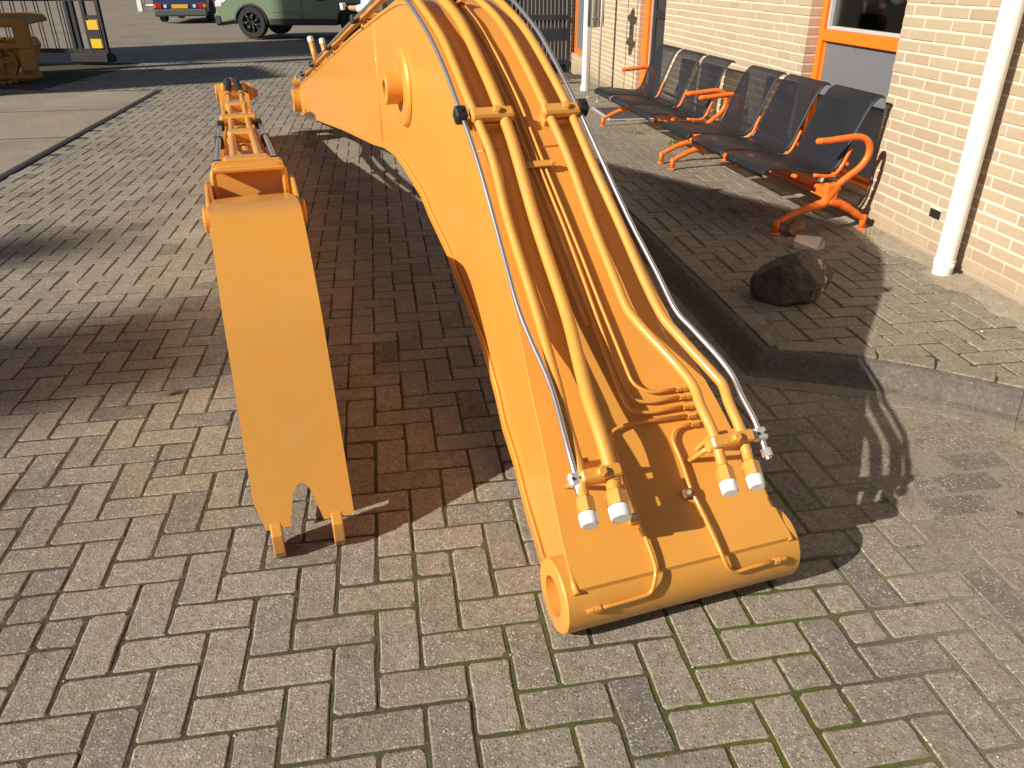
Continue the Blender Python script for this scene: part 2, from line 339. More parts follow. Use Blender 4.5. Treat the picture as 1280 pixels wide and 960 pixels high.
    def build(s,name,mat,parent=None,bevel=0,label=None):
        o=bpy.data.objects.new(name,s.mesh(name,mat)); COL.objects.link(o)
        if parent: o.parent=parent
        if bevel:
            m=o.modifiers.new('bevel','BEVEL'); m.width=bevel; m.segments=2; m.limit_method='ANGLE'; m.angle_limit=R(40)
        if label: o['label']=label
        return o
def tag(o,label,cat,group=None): o['label']=label; o['category']=cat; (group and o.__setitem__('group',group)); return o
def thing(name,label,cat,loc=(0,0,0),rz=0,group=None):
    o=bpy.data.objects.new(name,None); COL.objects.link(o); o.location=loc; o.rotation_euler=(0,0,rz); o.empty_display_size=.2
    return tag(o,label,cat,group)
def kind(o,k): o['kind']=k; return o
def smooth_path(ctrl,n=8):
    P=[Vector(c) for c in ctrl]; P=[P[0]*2-P[1]]+P+[P[-1]*2-P[-2]]; out=[]
    for i in range(1,len(P)-2):
        for j in range(n):
            t=j/n; a,b,c,d=P[i-1:i+3]
            out.append(.5*((2*b)+(c-a)*t+(2*a-5*b+4*c-d)*t*t+(3*b-a-3*c+d)*t**3))
    out.append(P[-2]); return out
def round_path(pts,r,n=5):
    P=[Vector(p) for p in pts]; out=[P[0]]
    for i in range(1,len(P)-1):
        a=(P[i-1]-P[i]); b=(P[i+1]-P[i]); rr=min(r,a.length*.48,b.length*.48); A=P[i]+a.normalized()*rr; B=P[i]+b.normalized()*rr
        for j in range(n+1):
            t=j/n; out.append(A*(1-t)**2+P[i]*2*t*(1-t)+B*t*t)
    out.append(P[-1]); return out
def copy_tree(o,parent=None):
    c=o.copy(); COL.objects.link(c); c.parent=parent
    for ch in list(o.children): copy_tree(ch,c)
    return c
X3=(Vector((1,0,0)),Vector((0,1,0)),Vector((0,0,1)))
def interp(x,pts): return float(np.interp(x,[p[0] for p in pts],[p[1] for p in pts]))

# ---------------------------------------------------------------- places
GX,GY,GYAW,GA=-.3537,1.5132,.1582,.105          # paver grid
gc,gs=math.cos(GYAW),math.sin(GYAW)
def grid(u,v): return Vector((GX+GA*(u*gc-v*gs),GY+GA*(u*gs+v*gc),0))
WO=Vector((2.165,4.606,0)); WD=Vector((.1277,-.9918,0)).normalized(); WN=Vector((-WD.y*-1,0,0))
WN=Vector((WD.y,-WD.x,0))                        # towards the yard
WROT=math.atan2(WD.y,WD.x)
SWZ=.095
KERB=[(-.26,12.2),(.766,4.956),(.983,3.47),(1.058,2.905),(1.435,2.80),(1.675,2.671),(1.896,2.531),(3.2,1.70)]
def kerb_side(x,y,off=0.0):
    """positive when the point lies on the footpath side of the kerb's inner edge"""
    best=None
    for (x0,y0),(x1,y1) in zip(KERB,KERB[1:]):
        dx,dy=x1-x0,y1-y0; L=math.hypot(dx,dy); t=max(0,min(1,((x-x0)*dx+(y-y0)*dy)/L/L))
        qx,qy=x0+dx*t,y0+dy*t; d=math.hypot(x-qx,y-qy); s=(dx*(y-y0)-dy*(x-x0))
        if best is None or d<best[0]-1e-9: best=(d,1 if s>0 else -1)
    return best[0]*best[1]
SE0=Vector((-4.10,5.93,0)); SED=Vector((-.153,.988,0)).normalized(); SEN=Vector((-SED.y,SED.x,0))   # slab edge, direction, to the left
def in_slab(x,y): 
    d=Vector((x,y,0))-SE0; return d.dot(SEN)>-.06 and -6<d.dot(SED)<5.98

# ---------------------------------------------------------------- ground
g=MB().add([(-400,-60,-.03),(400,-60,-.03),(400,900,-.03),(-400,900,-.03)],[(0,1,2,3)]).build('yard_ground',M['road']); kind(g,'structure')

def paver_mesh(v,L,Wd,name,mat):
    rnd=random.Random(100+v)
    hx,hy=L/2-.0036,Wd/2-.0036; c=.0034
    cut=[rnd.choice([.004,.005,.007,.012,.006,.018 if v%4==1 else .005]) for _ in range(4)]
    corners=[(-1,-1),(1,-1),(1,1),(-1,1)]; out=[]
    for k,(sx,sy) in enumerate(corners):
        a=(sx*(hx-cut[k]),sy*hy); b=(sx*hx,sy*(hy-cut[k]*rnd.uniform(.7,1.2)))
        out+=[b,a] if k in (0,2) else [a,b]
        nx,ny=corners[(k+1)%4]; a=out[-1]                      # one or two extra points along the coming edge
        for t in ((.33,.68) if k in (0,2) else (.5,)):
            t+=rnd.uniform(-.1,.1); x=a[0]+(nx*hx-sx*hx)*t if nx!=sx else sx*hx; y=a[1]+(ny*hy-sy*hy)*t if ny!=sy else sy*hy
            dd=rnd.choice([0,.0006,.0012,.0022])
            out.append((x-(sx*dd if nx==sx else 0),y-(sy*dd if ny==sy else 0)))
    j=lambda s:rnd.uniform(-s,s); n=len(out)
    cc=[c*rnd.uniform(.7,1.7) for _ in range(n)]
    top=[((x-math.copysign(min(cc[i],abs(x)),x))+j(.0008),(y-math.copysign(cc[i],y))+j(.0010),j(.0004)) for i,(x,y) in enumerate(out)]
    mid=[(x+j(.0006),y+j(.0006),-.0030+j(.0008)) for x,y in out]; low=[(x,y,-.028) for x,y in out]
    fs=[tuple(range(n))]+[(i,n+i,n+(i+1)%n,(i+1)%n) for i in range(n)]+[(n+i,2*n+i,2*n+(i+1)%n,n+(i+1)%n) for i in range(n)]
    return top+mid+low,fs
NV=9
PVV=[paver_mesh(i,2*GA,GA,'p',None) for i in range(NV-1)]
h1_,f1_=paver_mesh(31,GA*.98,GA,'p',None); h2_,f2_=paver_mesh(32,GA*.98,GA,'p',None)      # a paver cracked across the middle
PVV.append(([(x-GA*.497,y,z) for x,y,z in h1_]+[(x+GA*.497,y+.0008,z-.0012) for x,y,z in h2_],f1_+[tuple(i+len(h1_) for i in f) for f in f2_]))
PME=[]
for i,(vs,fs) in enumerate(PVV): PME.append(MB().add(vs,fs).mesh('paver',M['paver']))
def sandy(x,y): return max(0,min(1,(x-.75)/.5))*max(0,min(1,(3.4-y)/1.0))
places=[]
for j in range(-22,150):
    for i in range(-110,60):
        for typ in (0,1):
            if typ==0:
                if (i-(j-1))%4: continue
                u,v,rot=i+1,j+.5,0
            else:
                if (j-(i-2))%4: continue
                u,v,rot=i+.5,j+1,1
            P=grid(u,v)
            if P.y>15.6 or P.y<.2: continue
            q=project(P)
            if not q or q[0]<-520 or q[0]>1500 or q[1]>1300: continue
            if in_slab(P.x,P.y) or kerb_side(P.x,P.y)>-.07: continue
            if P.x<-6.75 and P.y>11.9: continue
            vis=0<=q[0]<=1280 and 0<=q[1]<=960
            places.append((q[2] if vis else q[2]+50,P,rot))
places.sort(key=lambda t:t[0])
# joint filler sheet, a shade below the pavers and almost flush where sand was swept in
fm=MB(); NXs,NYs=150,150; x0,x1,y0,y1=-9.0,2.6,.2,15.7
for a in range(NYs+1):
    for b_ in range(NXs+1):
        x=x0+(x1-x0)*b_/NXs; yy=y0+(y1-y0)*(a/NYs)**1.6
        s=sandy(x,yy); z=-.0037+.0019*s+random.uniform(-.0005,.0005)
        if kerb_side(x,yy)>-.0: z=-.02
        fm.v.append((x,yy,z))
for a in range(NYs):
    for b_ in range(NXs): fm.f.append((a*(NXs+1)+b_,a*(NXs+1)+b_+1,(a+1)*(NXs+1)+b_+1,(a+1)*(NXs+1)+b_)); fm.sm.append(True)
pav=fm.build('pavement',M['joint']); kind(pav,'structure')
fld=MB()
for k,(d,P,rot) in enumerate(places):
    v=random.randrange(NV-1); az=GYAW+(math.pi/2 if rot else 0)+(math.pi if random.random()<.5 else 0)+random.gauss(0,.007)
    z=max(-.0017,random.gauss(-.0008,.0008)); tx,ty=random.gauss(0,.004)*.8,random.gauss(0,.004)*.3
    if random.random()<.045: v=NV-1
    z=min(z,.0015)
    loc=Vector((P.x+random.gauss(0,.0008),P.y+random.gauss(0,.0008),z))
    if k<300:
        o=bpy.data.objects.new('paver',PME[v]); COL.objects.link(o); o.parent=pav; o.location=loc; o.rotation_euler=(tx,ty,az)
    else:
        Mx=Matrix.Translation(loc)@Matrix.Rotation(az,4,'Z')@Matrix.Rotation(tx,4,'X')@Matrix.Rotation(ty,4,'Y')
        vs,fs=PVV[v]; 
        if d%50>9 and v<NV-1: n_=len(vs)//3; fs=fs[:1+n_]; vs=vs[:2*n_]
        fld.add([Mx@Vector(q) for q in vs],fs,tone=random.random())
kind(fld.build('paver_field',M['paver_field'],pav),'stuff')

# concrete slabs, left
slabs=MB().add([SE0+SED*-6+SEN*-.045+Vector((0,0,.0035)),SE0+SED*5.95+SEN*-.045+Vector((0,0,.0035)),SE0+SED*5.95+SEN*4.1+Vector((0,0,.0035)),SE0+SED*-6+SEN*4.1+Vector((0,0,.0035))],[(0,1,2,3)]).build('slab_paving',M['tar']); kind(slabs,'structure')
for a in range(-3,3):
    for b_ in range(2):
        la,lb=2.30+1.87*(a-0)-1.87,b_*2.02; 
        m=MB(); ax=(SED,SEN,Vector((0,0,1)))
        L=1.835 if a<2 else 1.70
        m.cbox((la+.01,lb+.03,-.03),(la+L-.01,lb+2.0,.0055+.001*random.random()),.006,ax,SE0); m.build('concrete_slab',M['slab'],slabs)
m=MB(); m.box((-6,-.045,-.03),(5.95,.0,.006),(SED,SEN,Vector((0,0,1))),SE0); m.build('edge_strip',M['black_metal'],slabs)

# ---------------------------------------------------------------- footpath with kerb
sw=MB(); zs=SWZ-.0075
far=WO+WD*-8.2; poly=[Vector((x,y,zs)) for x,y in KERB]+[Vector((4.2,1.70,zs)),WO+WD*3.5+Vector((.3,0,zs)),far+Vector((.3,0,zs))]
vs=poly+[Vector((p.x,p.y,-.03)) for p in poly]; n=len(poly)
sw.add(vs,[tuple(range(n))]+[(i,(i+1)%n,n+(i+1)%n,n+i) for i in range(n)]); swo=sw.build('footpath',M['sw_joint']); kind(swo,'structure')
SPV=[paver_mesh(20+i,.21,.105,'p',None) for i in range(6)]; SME=[MB().add(*x).mesh('footpath_paver',M['sw']) for x in SPV]
sp=[]
KD=[(Vector((x1-x0,y1-y0,0)).normalized()) for (x0,y0),(x1,y1) in zip(KERB,KERB[1:])]
ko=Vector((.98,3.47,0)); ke=-WD; kn=Vector((ke.y,-ke.x,0))   # along the kerb away from camera; kn to the wall
for j in range(-24,100):
    for i in range(-30,34):
        for typ in (0,1):
            if typ==0:
                if (i-(j-1))%4: continue
                a,b_,rot=i+1,j+.5,0
            else:
                if (j-(i-2))%4: continue
                a,b_,rot=i+.5,j+1,1
            P=ko+kn*(a*.105)+ke*(b_*.105)
            wl=(P-WO).dot(WN)
            if wl<.035 or P.y<1.6 or P.y>12: continue
            ks=kerb_side(P.x,P.y)
            if ks<.09:
                if ks>-.06:                                   # cut to half a paver against the border course
                    dr=kn if rot==0 else ke
                    for sg in (-1,1):
                        Q=P+dr*(.0525*sg)
                        if kerb_side(Q.x,Q.y)>.075:
                            q=project((Q.x,Q.y,SWZ))
                            if q and 600<q[0]<1500: sp.append((q[2]+.001,Q-Vector((0,0,.0018)),rot+2,WROT+math.pi/2))
                continue
            q=project((P.x,P.y,SWZ))
            if not q or q[0]>1500 or q[0]<600: continue
            sp.append((q[2] if q[0]<1280 else q[2]+50,P-Vector((0,0,.0022 if kerb_side(P.x,P.y)<.22 else .0005)),rot,WROT+math.pi/2))
# border course along the kerb
dist=.1
cum=[0]
for (x0_,y0_),(x1_,y1_) in zip(KERB,KERB[1:]): cum.append(cum[-1]+math.hypot(x1_-x0_,y1_-y0_))
def along(t,off):
    for i in range(len(KERB)-1):
        if t<=cum[i+1]: break
    a=Vector((*KERB[i],0)); b_=Vector((*KERB[i+1],0)); d=(b_-a).normalized(); return a+d*(t-cum[i])+Vector((-d.y,d.x,0))*off
dist=cum[3]%.209
while dist+.21<cum[-1]:
    p0,p1=along(dist,.056),along(dist+.209,.056); P=(p0+p1)/2; d=p1-p0; q=project((P.x,P.y,SWZ))
    if q and q[0]<1500: sp.append((q[2] if q[0]<1280 else q[2]+50,P+Vector((0,0,.001)),0,math.atan2(d.y,d.x)))
    dist+=.209
sp.sort(key=lambda t:t[0]); sf=MB()
SPV.append(paver_mesh(40,.104,.105,'p',None)); SME.append(MB().add(*SPV[6]).mesh('footpath_half_paver',M['sw']))
for k,(d,P,rot,base) in enumerate(sp):
    v=6 if rot>1 else random.randrange(6); rot=rot%2; az=base+(math.pi/2 if rot==0 and abs(base-(WROT+math.pi/2))<1e-6 and False else 0)
    az=base+(math.pi/2 if rot else 0)+random.gauss(0,.012)
    loc=Vector((P.x,P.y,SWZ-.002+P.z+random.gauss(0,.0012))); tx,ty=random.gauss(0,.006),random.gauss(0,.004)
    if k<300:
        o=bpy.data.objects.new('paver',SME[v]); COL.objects.link(o); o.parent=swo; o.location=loc; o.rotation_euler=(tx,ty,az)
    else:
        Mx=Matrix.Translation(loc)@Matrix.Rotation(az,4,'Z')@Matrix.Rotation(tx,4,'X')@Matrix.Rotation(ty,4,'Y')
        sf.add([Mx@Vector(q) for q in SPV[v][0]],SPV[v][1],tone=random.random())
kind(sf.build('footpath_paver_field',M['sw_field'],swo),'stuff')
# kerb stones
def offset_pt(i,d):
    n=[]
    for k in (i-1,i):
        if 0<=k<len(KD): n.append(Vector((KD[k].y,-KD[k].x,0)))
    v=sum(n,Vector((0,0,0))).normalized(); c=v.dot(n[0]); return Vector((*KERB[i],0))+v*(d/max(.5,c))
for i in range(len(KERB)-1):
    segn=max(1,round((Vector(KERB[i+1])-Vector(KERB[i])).length/1.0))
    for prof,nm,mt in (([(.004,SWZ-.005),(.014,SWZ-.0005),(.032,SWZ-.006),(.050,SWZ-.022),(.072,.038),(.088,.016),(.112,.006),(.112,-.05),(.004,-.05)],'kerb_stone','kerb'),([(.113,.0050),(.16,.0035),(.185,.001),(.185,-.05),(.113,-.05)],'gutter_stone','gutter')):
        A=[offset_pt(i,d)+Vector((0,0,z)) for d,z in prof]; B=[offset_pt(i+1,d)+Vector((0,0,z)) for d,z in prof]
        for t in range(segn):
            e=.004; t0=t/segn+(e if t else .001); t1=(t+1)/segn-.001
            P=[a.lerp(b,t0) for a,b in zip(A,B)]+[a.lerp(b,t1) for a,b in zip(A,B)]; n=len(prof)
            MB().add(P,[tuple(range(n))[::-1],tuple(range(n,2*n))]+[(k,(k+1)%n,n+(k+1)%n,n+k) for k in range(n)]).build(nm,M[mt],swo)
rn=random.Random(9)
for u0,u1 in ((-8.2,-5.3),(-4.33,3.4)):
    k=int((u1-u0)/.06); vs=[]; fs=[]
    for i in range(k+1):
        u=u0+(u1-u0)*i/k; wdt=.105+.03*math.sin(u*5.1)+rn.uniform(-.015,.015)+(.10 if abs(u-.92)<.16 else 0)+(.04 if .9<u<2.2 else 0)
        for o_,z_ in ((-.01,SWZ+.016),(.03,SWZ+.010+rn.uniform(-.002,.002)),(wdt*.7,SWZ+.004),(wdt,SWZ-.004)):
            q_=WO+WD*u+WN*o_; vs.append((q_.x,q_.y,z_))
    for i in range(k):
        for j in range(3): fs.append((i*4+j,(i+1)*4+j,(i+1)*4+j+1,i*4+j+1))
    MB().add(vs,fs,True).build('cement_fillet',M['fillet'],swo)

# ---------------------------------------------------------------- building (local x along the wall, -y towards the yard)
bld=thing('brick_building','tan brick building with orange window frames behind the benches','building',(WO.x,WO.y,0),WROT)
BW,BH,Z0=.2277,.0586,1.2435
OPEN=[(-1.17,-.085,.245,2.3),(-5.28,-4.33,.0,2.3),(-9.2,-8.25,.30,2.3)]
U0,U1,ZT=-9.5,3.4,2.75
m=MB(); us=sorted({U0,U1,*[x for o in OPEN for x in (o[0]-.003,o[1]+.003)]})
wall_pieces=[]
for a,b_ in zip(us,us[1:]):
    op=[o for o in OPEN if a>=o[0]-.01 and b_<=o[1]+.01]
    if op: 
        o=op[0]; wall_pieces+=[(a,b_,o[3]+.003,ZT)]+([(a,b_,.0,o[2]-.003)] if o[2]>.05 else [])
    else: wall_pieces.append((a,b_,0,ZT))
for a,b_,za,zb in wall_pieces: m.box((a,.0022,za),(b_,.098,zb))
wall=m.build('wall',M['mortar'],bld)
bf=MB(); bl=[]
r0=int((0.0-Z0)/BH)-2
for r in range(r0,int((ZT-Z0)/BH)):
    zb=Z0+BH*r+.0055; zt=zb+BH-.011
    if zt<.06 : continue
    off=0 if r%2==0 else .5
    row_off= off if True else 0
    # head joints of the course that stands on joint r sit at integer columns when r is even
    for c in range(int(U0/BW)-1,int(U1/BW)+1):
        a=(c+row_off)*BW+.0048; b_=a+BW-.0096; a=max(a,U0); b_=min(b_,U1)
        if b_-a<.02: continue
        segs=[(a,b_)]
        for o in OPEN:
            if zt>o[2]+.01 and zb<o[3]-.01:
                ns=[]
                for (p,q) in segs:
                    if q<=o[0] or p>=o[1]: ns.append((p,q)); continue
                    if p<o[0]: ns.append((p,o[0]))
                    if q>o[1]: ns.append((o[1],q))
                segs=ns
        for p,q in segs:
            if q-p<.015: continue
            if abs((p+q)/2-.573)<.09 and r==int(round((.30-Z0)/BH)):      # weep vent stands in a widened joint here
                pass
            Pc=WO+WD*((p+q)/2)+Vector((0,0,(zb+zt)/2)); pr=project(Pc)
            vis=pr and -20<pr[0]<1300 and -20<pr[1]<980
            bl.append(((pr[2] if vis else 99),p,q,zb,zt))
bl.sort(); shared={}
VENT=(.522,.612,.298,.345)
for k,(d,p,q,zb,zt) in enumerate(bl):
    if q>VENT[0] and p<VENT[1] and zt>VENT[2]+.01 and zb<VENT[3]-.01:
        pieces=[(p,VENT[0]-.004),(VENT[1]+.004,q)]
    else: pieces=[(p,q)]
    for (p,q) in pieces:
        if q-p<.012: continue
        L=round(q-p,3); H=zt-zb; pr_=-.0015+random.gauss(0,.0012)
        if k<300:
            if L not in shared: shared[L]=MB().cbox((-L/2,0,-H/2),(L/2,.095,H/2),.0028).mesh('brick',M['brick'])
            o=bpy.data.objects.new('brick',shared[L]); COL.objects.link(o); o.parent=wall; o.location=((p+q)/2,pr_,(zb+zt)/2); o.rotation_euler=(random.gauss(0,.006),0,random.gauss(0,.003))
        else:
            c=.0028; y=pr_; V=[(p+c,y,zb+c),(q-c,y,zb+c),(q-c,y,zt-c),(p+c,y,zt-c),(p,y+c,zb),(q,y+c,zb),(q,y+c,zt),(p,y+c,zt),(p,.095,zb),(q,.095,zb),(q,.095,zt),(p,.095,zt)]
            bf.add(V,[(0,1,2,3)]+[(4+i,4+(i+1)%4,(i+1)%4,i) for i in range(4)]+[(8+i,8+(i+1)%4,4+(i+1)%4,4+i) for i in range(4)],tone=random.random())
kind(bf.build('brick_field',M['brick_field'],wall),'stuff')
# inner leaf, roof and room so the openings show a dark room
m=MB(); m.box((U0,.30,0),(U0+.1,6,ZT)); m.box((U1-.1,.30,0),(U1,6,ZT)); m.box((U0,6,0),(U1,6.1,ZT)); m.box((U0,.1,-.02),(U1,6,.05))
m.box((-3.2,.31,.05),(-3.1,6,ZT-.01)); m.build('room_walls',M['interior'],bld)
MB().box((U0-.1,-.12,ZT+.004),(U1+.1,6.2,ZT+.22)).build('roof',M['offbrick'],bld)
for a,b_,za,zb in wall_pieces: pass
m=MB()
for a,b_,za,zb in wall_pieces: m.box((a,.16,za),(b_,.28,zb))
m.build('inner_leaf',M['interior'],bld)
MB().box((VENT[0],.001,VENT[2]),(VENT[1],.03,VENT[3])).box((VENT[0]+.004,-.002,VENT[2]+.004),(VENT[1]-.004,.001,VENT[2]+.010)).box((VENT[0]+.004,-.002,VENT[2]+.022),(VENT[1]-.004,.001,VENT[2]+.027)).build('weep_vent',M['black'],bld)

def window_unit(u0,u1,zb,zt,mid,depth,name='window',glass=True):
    """orange frame with a grey panel below the transom and glass above"""
    fr=MB(); y0,y1=depth,depth+.07
    fr.cbox((u0,y0,zb),(u0+.055,y1,zt),.004); fr.cbox((u1-.055,y0,zb),(u1,y1,zt),.004)
    fr.cbox((u0+.055,y0+.002,zb),(u1-.055,y1,zb+.06),.004); fr.cbox((u0+.055,y0+.002,zt-.06),(u1-.055,y1,zt),.004)
    fr.cbox((u0+.055,y0-.004,mid-.04),(u1-.055,y1,mid+.03),.004)
    # second rebate of the frame
    fr.cbox((u0+.055,y0+.022,zb+.06),(u0+.083,y1,mid-.04),.003); fr.cbox((u0+.055,y0+.022,mid+.03),(u0+.083,y1,zt-.06),.003)
    f=fr.build(name,M['frame_orange'],bld)
    MB().box((u0+.083,y0+.030,zb+.06),(u1-.055,y0+.05,mid-.042)).build('panel',M['grey_panel'],f)
    if glass:
        MB().cbox((u0+.084,y0+.008,mid+.031),(u1-.056,y0+.05,mid+.052),.003).cbox((u0+.084,y0+.008,mid+.052),(u0+.10,y0+.05,zt-.061),.003).build('glazing_bead',M['weather'],f)
        MB().box((u0+.10,y0+.036,mid+.053),(u1-.056,y0+.044,zt-.061)).build('pane',M['glass'],f)
    return f
wn=window_unit(-1.165,-.10,.25,2.295,1.085,.078)
c=MB()
for i in range(5):
    x_=-1.085+i*.021; c.box((x_,.138+.008*(i%2),1.12),(x_+.020,.146+.008*(i%2),2.29))
c.build('curtain',M['curtain'],bld)
MB().box((-1.72,.50,1.10),(-1.30,.512,2.3)).build('blind',M['blind'],bld)
MB().box((-1.30,.52,1.10),(-1.16,.53,2.3)).build('blind',M['interior'],bld)
MB().box((-1.9,.30,1.06),(-.1,.66,1.085)).build('window_board',M['interior'],bld)
MB().cbox((-1.28,.40,1.087),(-.98,.50,1.185),.004).build('cardboard_box',M['blind'],bld)
MB().cbox((-1.02,.40,1.087),(-.93,.46,1.5),.01).cbox((-.80,.42,1.087),(-.77,.45,1.7),.004).build('picture_frame',M['dark_plastic'],bld)
window_unit(-9.195,-8.255,.305,2.295,2.0,.05,'window',True)
# doorway: orange jamb, grey strip, dark glazed door set back
d=MB().cbox((-5.278,.05,.05),(-5.11,.16,2.29),.004).cbox((-4.36,.05,.05),(-4.333,.16,2.29),.004).cbox((-5.2,.072,2.22),(-4.36,.16,2.29),.004).build('door_frame',M['frame_orange'],bld)
MB().cbox((-5.108,.085,.05),(-5.092,.15,2.215),.003).build('door_seal',M['weather'],d)
dd=MB().cbox((-5.09,.10,.05),(-5.0,.145,2.215),.004).cbox((-4.44,.10,.05),(-4.362,.145,2.215),.004).cbox((-5.0,.102,.05),(-4.44,.145,.16),.004).cbox((-5.0,.102,1.0),(-4.44,.145,1.08),.004).build('door',M['black_metal'],bld)
MB().cbox((-5.0,.118,.16),(-4.44,.13,1.0),.004).build('panel',M['dark_plastic'],dd); MB().cbox((-5.0,.118,1.08),(-4.44,.13,2.2),.004).build('panel',M['dark_plastic'],dd)
MB().tube([(-4.47,.06,.92),(-4.47,.06,1.18)],.012).build('handle',M['steel'],dd)
# near downpipe with collar
dp=MB().lathe((.852,-.088,SWZ+.02),(0,0,1),[(.045,.047),(2.6,.047)],28).build('downpipe',M['pipe_white'],bld)
MB().lathe((.852,-.088,SWZ+.001),(0,0,1),[(0,0),(0,.046),(.05,.048),(.054,.051),(.058,.051),(.060,.048),(.066,.048),(.068,.051),(.078,.051),(.081,.047)],28).cbox((.895,-.10,.055+SWZ),(.925,-.085,.075+SWZ),.002).build('collar',M['pipe_white'],dp)
MB().cbox((.85-.055,-.10,1.92),(.85+.055,0,1.945),.004).build('pipe_bracket',M['zinc'],dp)

# ---------------------------------------------------------------- benches (local x along, -y to the yard)
SP=[(.742,.322),(.753,.340),(.745,.358),(.72,.370),(.66,.373),(.58,.367),(.50,.358),(.42,.347),(.355,.342),(.315,.352),(.288,.382),(.268,.428),(.25,.475),(.228,.53),(.20,.60),(.172,.665),(.145,.715),(.118,.742),(.095,.748),(.082,.740)]
def make_bench(label,loc,rz):
    t=thing('waiting_bench',label,'bench',loc,rz,'orange framed three-seat benches against the brick wall')
    prof=smooth_path([(0,-a,b) for a,b in SP],3)
    for k in range(3):
        xa=-.045-.575*k; xb=xa-.495
        for_part=MB(); uv=[]; vs=[]; L=0; n=len(prof)
        for i,p in enumerate(prof):
            if i: L+=(prof[i]-prof[i-1]).length
            for j,x in enumerate((xa,xa-.012,xb+.012,xb)):
                dz=-.006 if j in (0,3) else 0
                vs.append((x,p.y,p.z+dz)); uv.append((abs(x-xa),L))
        fs=[]
        for i in range(n-1):
            for j in range(3): fs.append((i*4+j,i*4+j+1,(i+1)*4+j+1,(i+1)*4+j))
        for_part.add(vs,fs,True); for_part.uv=uv
        s=for_part.build('seat',M['seat'],t); so_=s.modifiers.new('thick','SOLIDIFY'); so_.thickness=.003
        for x in (xa+.001,xb-.001): MB().tube([(x,p.y,p.z-.006) for p in prof],.0042,6).build('seat_rim',M['black_metal'],s)
        # orange ribs below the seat edge
        rb=MB()
        for x in (xa+.014,):
            rb.tube([(x,p.y+.006,p.z-.022) for p in prof[20:38]],.010,8)
        rb.build('seat_rib',M['orange'],s)
    rb=MB().tube([(-.045-.575*3+.06,p.y+.006,p.z-.022) for p in prof[20:38]],.010,8).build('seat_rib',M['orange'],t)
    MB().cbox((-1.74,-.38,.20),(.01,-.32,.262),.006).build('beam',M['orange'],t)
    MB().cbox((-1.72,-.565,.318),(-.02,-.545,.338),.004).cbox((-1.72,-.255,.375),(-.02,-.238,.395),.004).build('seat_rail',M['orange'],t)
    for x in (0,-1.73):
        f=MB(); hub=Vector((x,-.345,.20))
        f.tube(smooth_path([(x,-.30,.275),(x,-.345,.215),(x,-.36,.175),(x,-.42,.155),(x,-.50,.135),(x,-.585,.098),(x,-.628,.075)],4),[.030]*4+[.030]*4+[.028]*4+[.024]*4+[.02]*4+[.018]*4+[.018],10)
        f.tube(smooth_path([(x,-.345,.185),(x,-.27,.165),(x,-.19,.125),(x,-.125,.085),(x,-.098,.07)],4),[.03]*4+[.026]*4+[.022]*4+[.019]*4+[.018],10)
        f.cbox((x-.026,-.375,.16),(x+.026,-.30,.285),.008)
        for y in (-.64,-.092): 
            f.tube([(x,y,.012),(x,y,.088)],[.0165,.019],12); f.lathe((x,y,0),(0,0,1),[(0,0),(0,.028),(.008,.028),(.014,.018)],16)
        f.build('leg_frame',M['orange'],t)
        am=MB().tube(smooth_path([(x,-.302,.27),(x,-.25,.315),(x,-.185,.365),(x,-.148,.42),(x,-.143,.475),(x,-.168,.518),(x,-.225,.540),(x,-.31,.535),(x,-.40,.526),(x,-.462,.524)],5),.0185,12)
        am.lathe((x,-.462,.524),(0,-1,0),[(0,.0185),(.012,.015),(.018,.006),(.019,0)],12); am.build('armrest',M['orange'],t)
    return t
b1=make_bench('dark seated bench standing by the brown boulder, its near armrest clear of everything',(2.179,4.544,SWZ),math.atan2(-.986,.1666))
b2=copy_tree(b1); b2.location=(1.843,6.481,SWZ); b2.rotation_euler=(0,0,math.atan2(-.986,.165)); b2['label']='dark seated bench farther along the wall, between the doorway and the other bench'

# ---------------------------------------------------------------- boom (local x across, y along, z up)
BC=Vector((.099,1.459,0)); BA=R(18.6)
boom=thing('excavator_boom','long arched orange yellow boom with hydraulic pipes on its back, lying on the pavers','excavator boom',BC,BA)
TOP=[(-.072,.168),(0,.203),(.06,.238),(.166,.317),(.284,.404),(.412,.498),(.557,.606),(.792,.784),(.984,.945),(1.169,1.08),(1.365,1.197),(1.573,1.293),(1.75,1.348),(1.942,1.369),(2.15,1.354),(2.45,1.312),(2.838,1.25),(3.3,1.178),(4.0,1.056),(5.0,.882),(6.0,.708),(7.0,.535),(7.666,.42)]
_tp=smooth_path([(0,s,z) for s,z in TOP],6); TOPF=[(p.y,p.z) for p in _tp]
BOT=[(-.055,.10),(.0,.06),(.10,.025),(.227,.018),(.433,.075),(.703,.17),(.83,.27),(.943,.355),(1.133,.435),(1.407,.545),(1.658,.612),(1.783,.66),(2.084,.704),(2.304,.728),(2.6,.71),(2.905,.669),(4.214,.533),(7.207,.187),(7.824,.115)]
WL=[(-.068,.030),(.057,.044),(.171,.058),(.276,.071),(.377,.080),(.557,.103),(.794,.119),(1.2,.122),(8,.122)]
WRT=[(-.058,.630),(.059,.625),(.204,.600),(.269,.592),(.36,.576),(.506,.552),(.7,.535),(1.0,.505),(1.4,.48),(1.8,.465),(8,.45)]
ztop=lambda s:interp(s,TOPF); zbot=lambda s:interp(s,BOT); wl=lambda s:interp(s,WL); wr=lambda s:interp(s,WRT)
SS=sorted(set([s for s,_ in BOT if s>=.0]+[s for s,_ in TOP]+[.9,1.05,7.7,7.75]+list(np.linspace(.1,3.2,32))))
SS=[s for s in SS if -.05<s<=7.76]
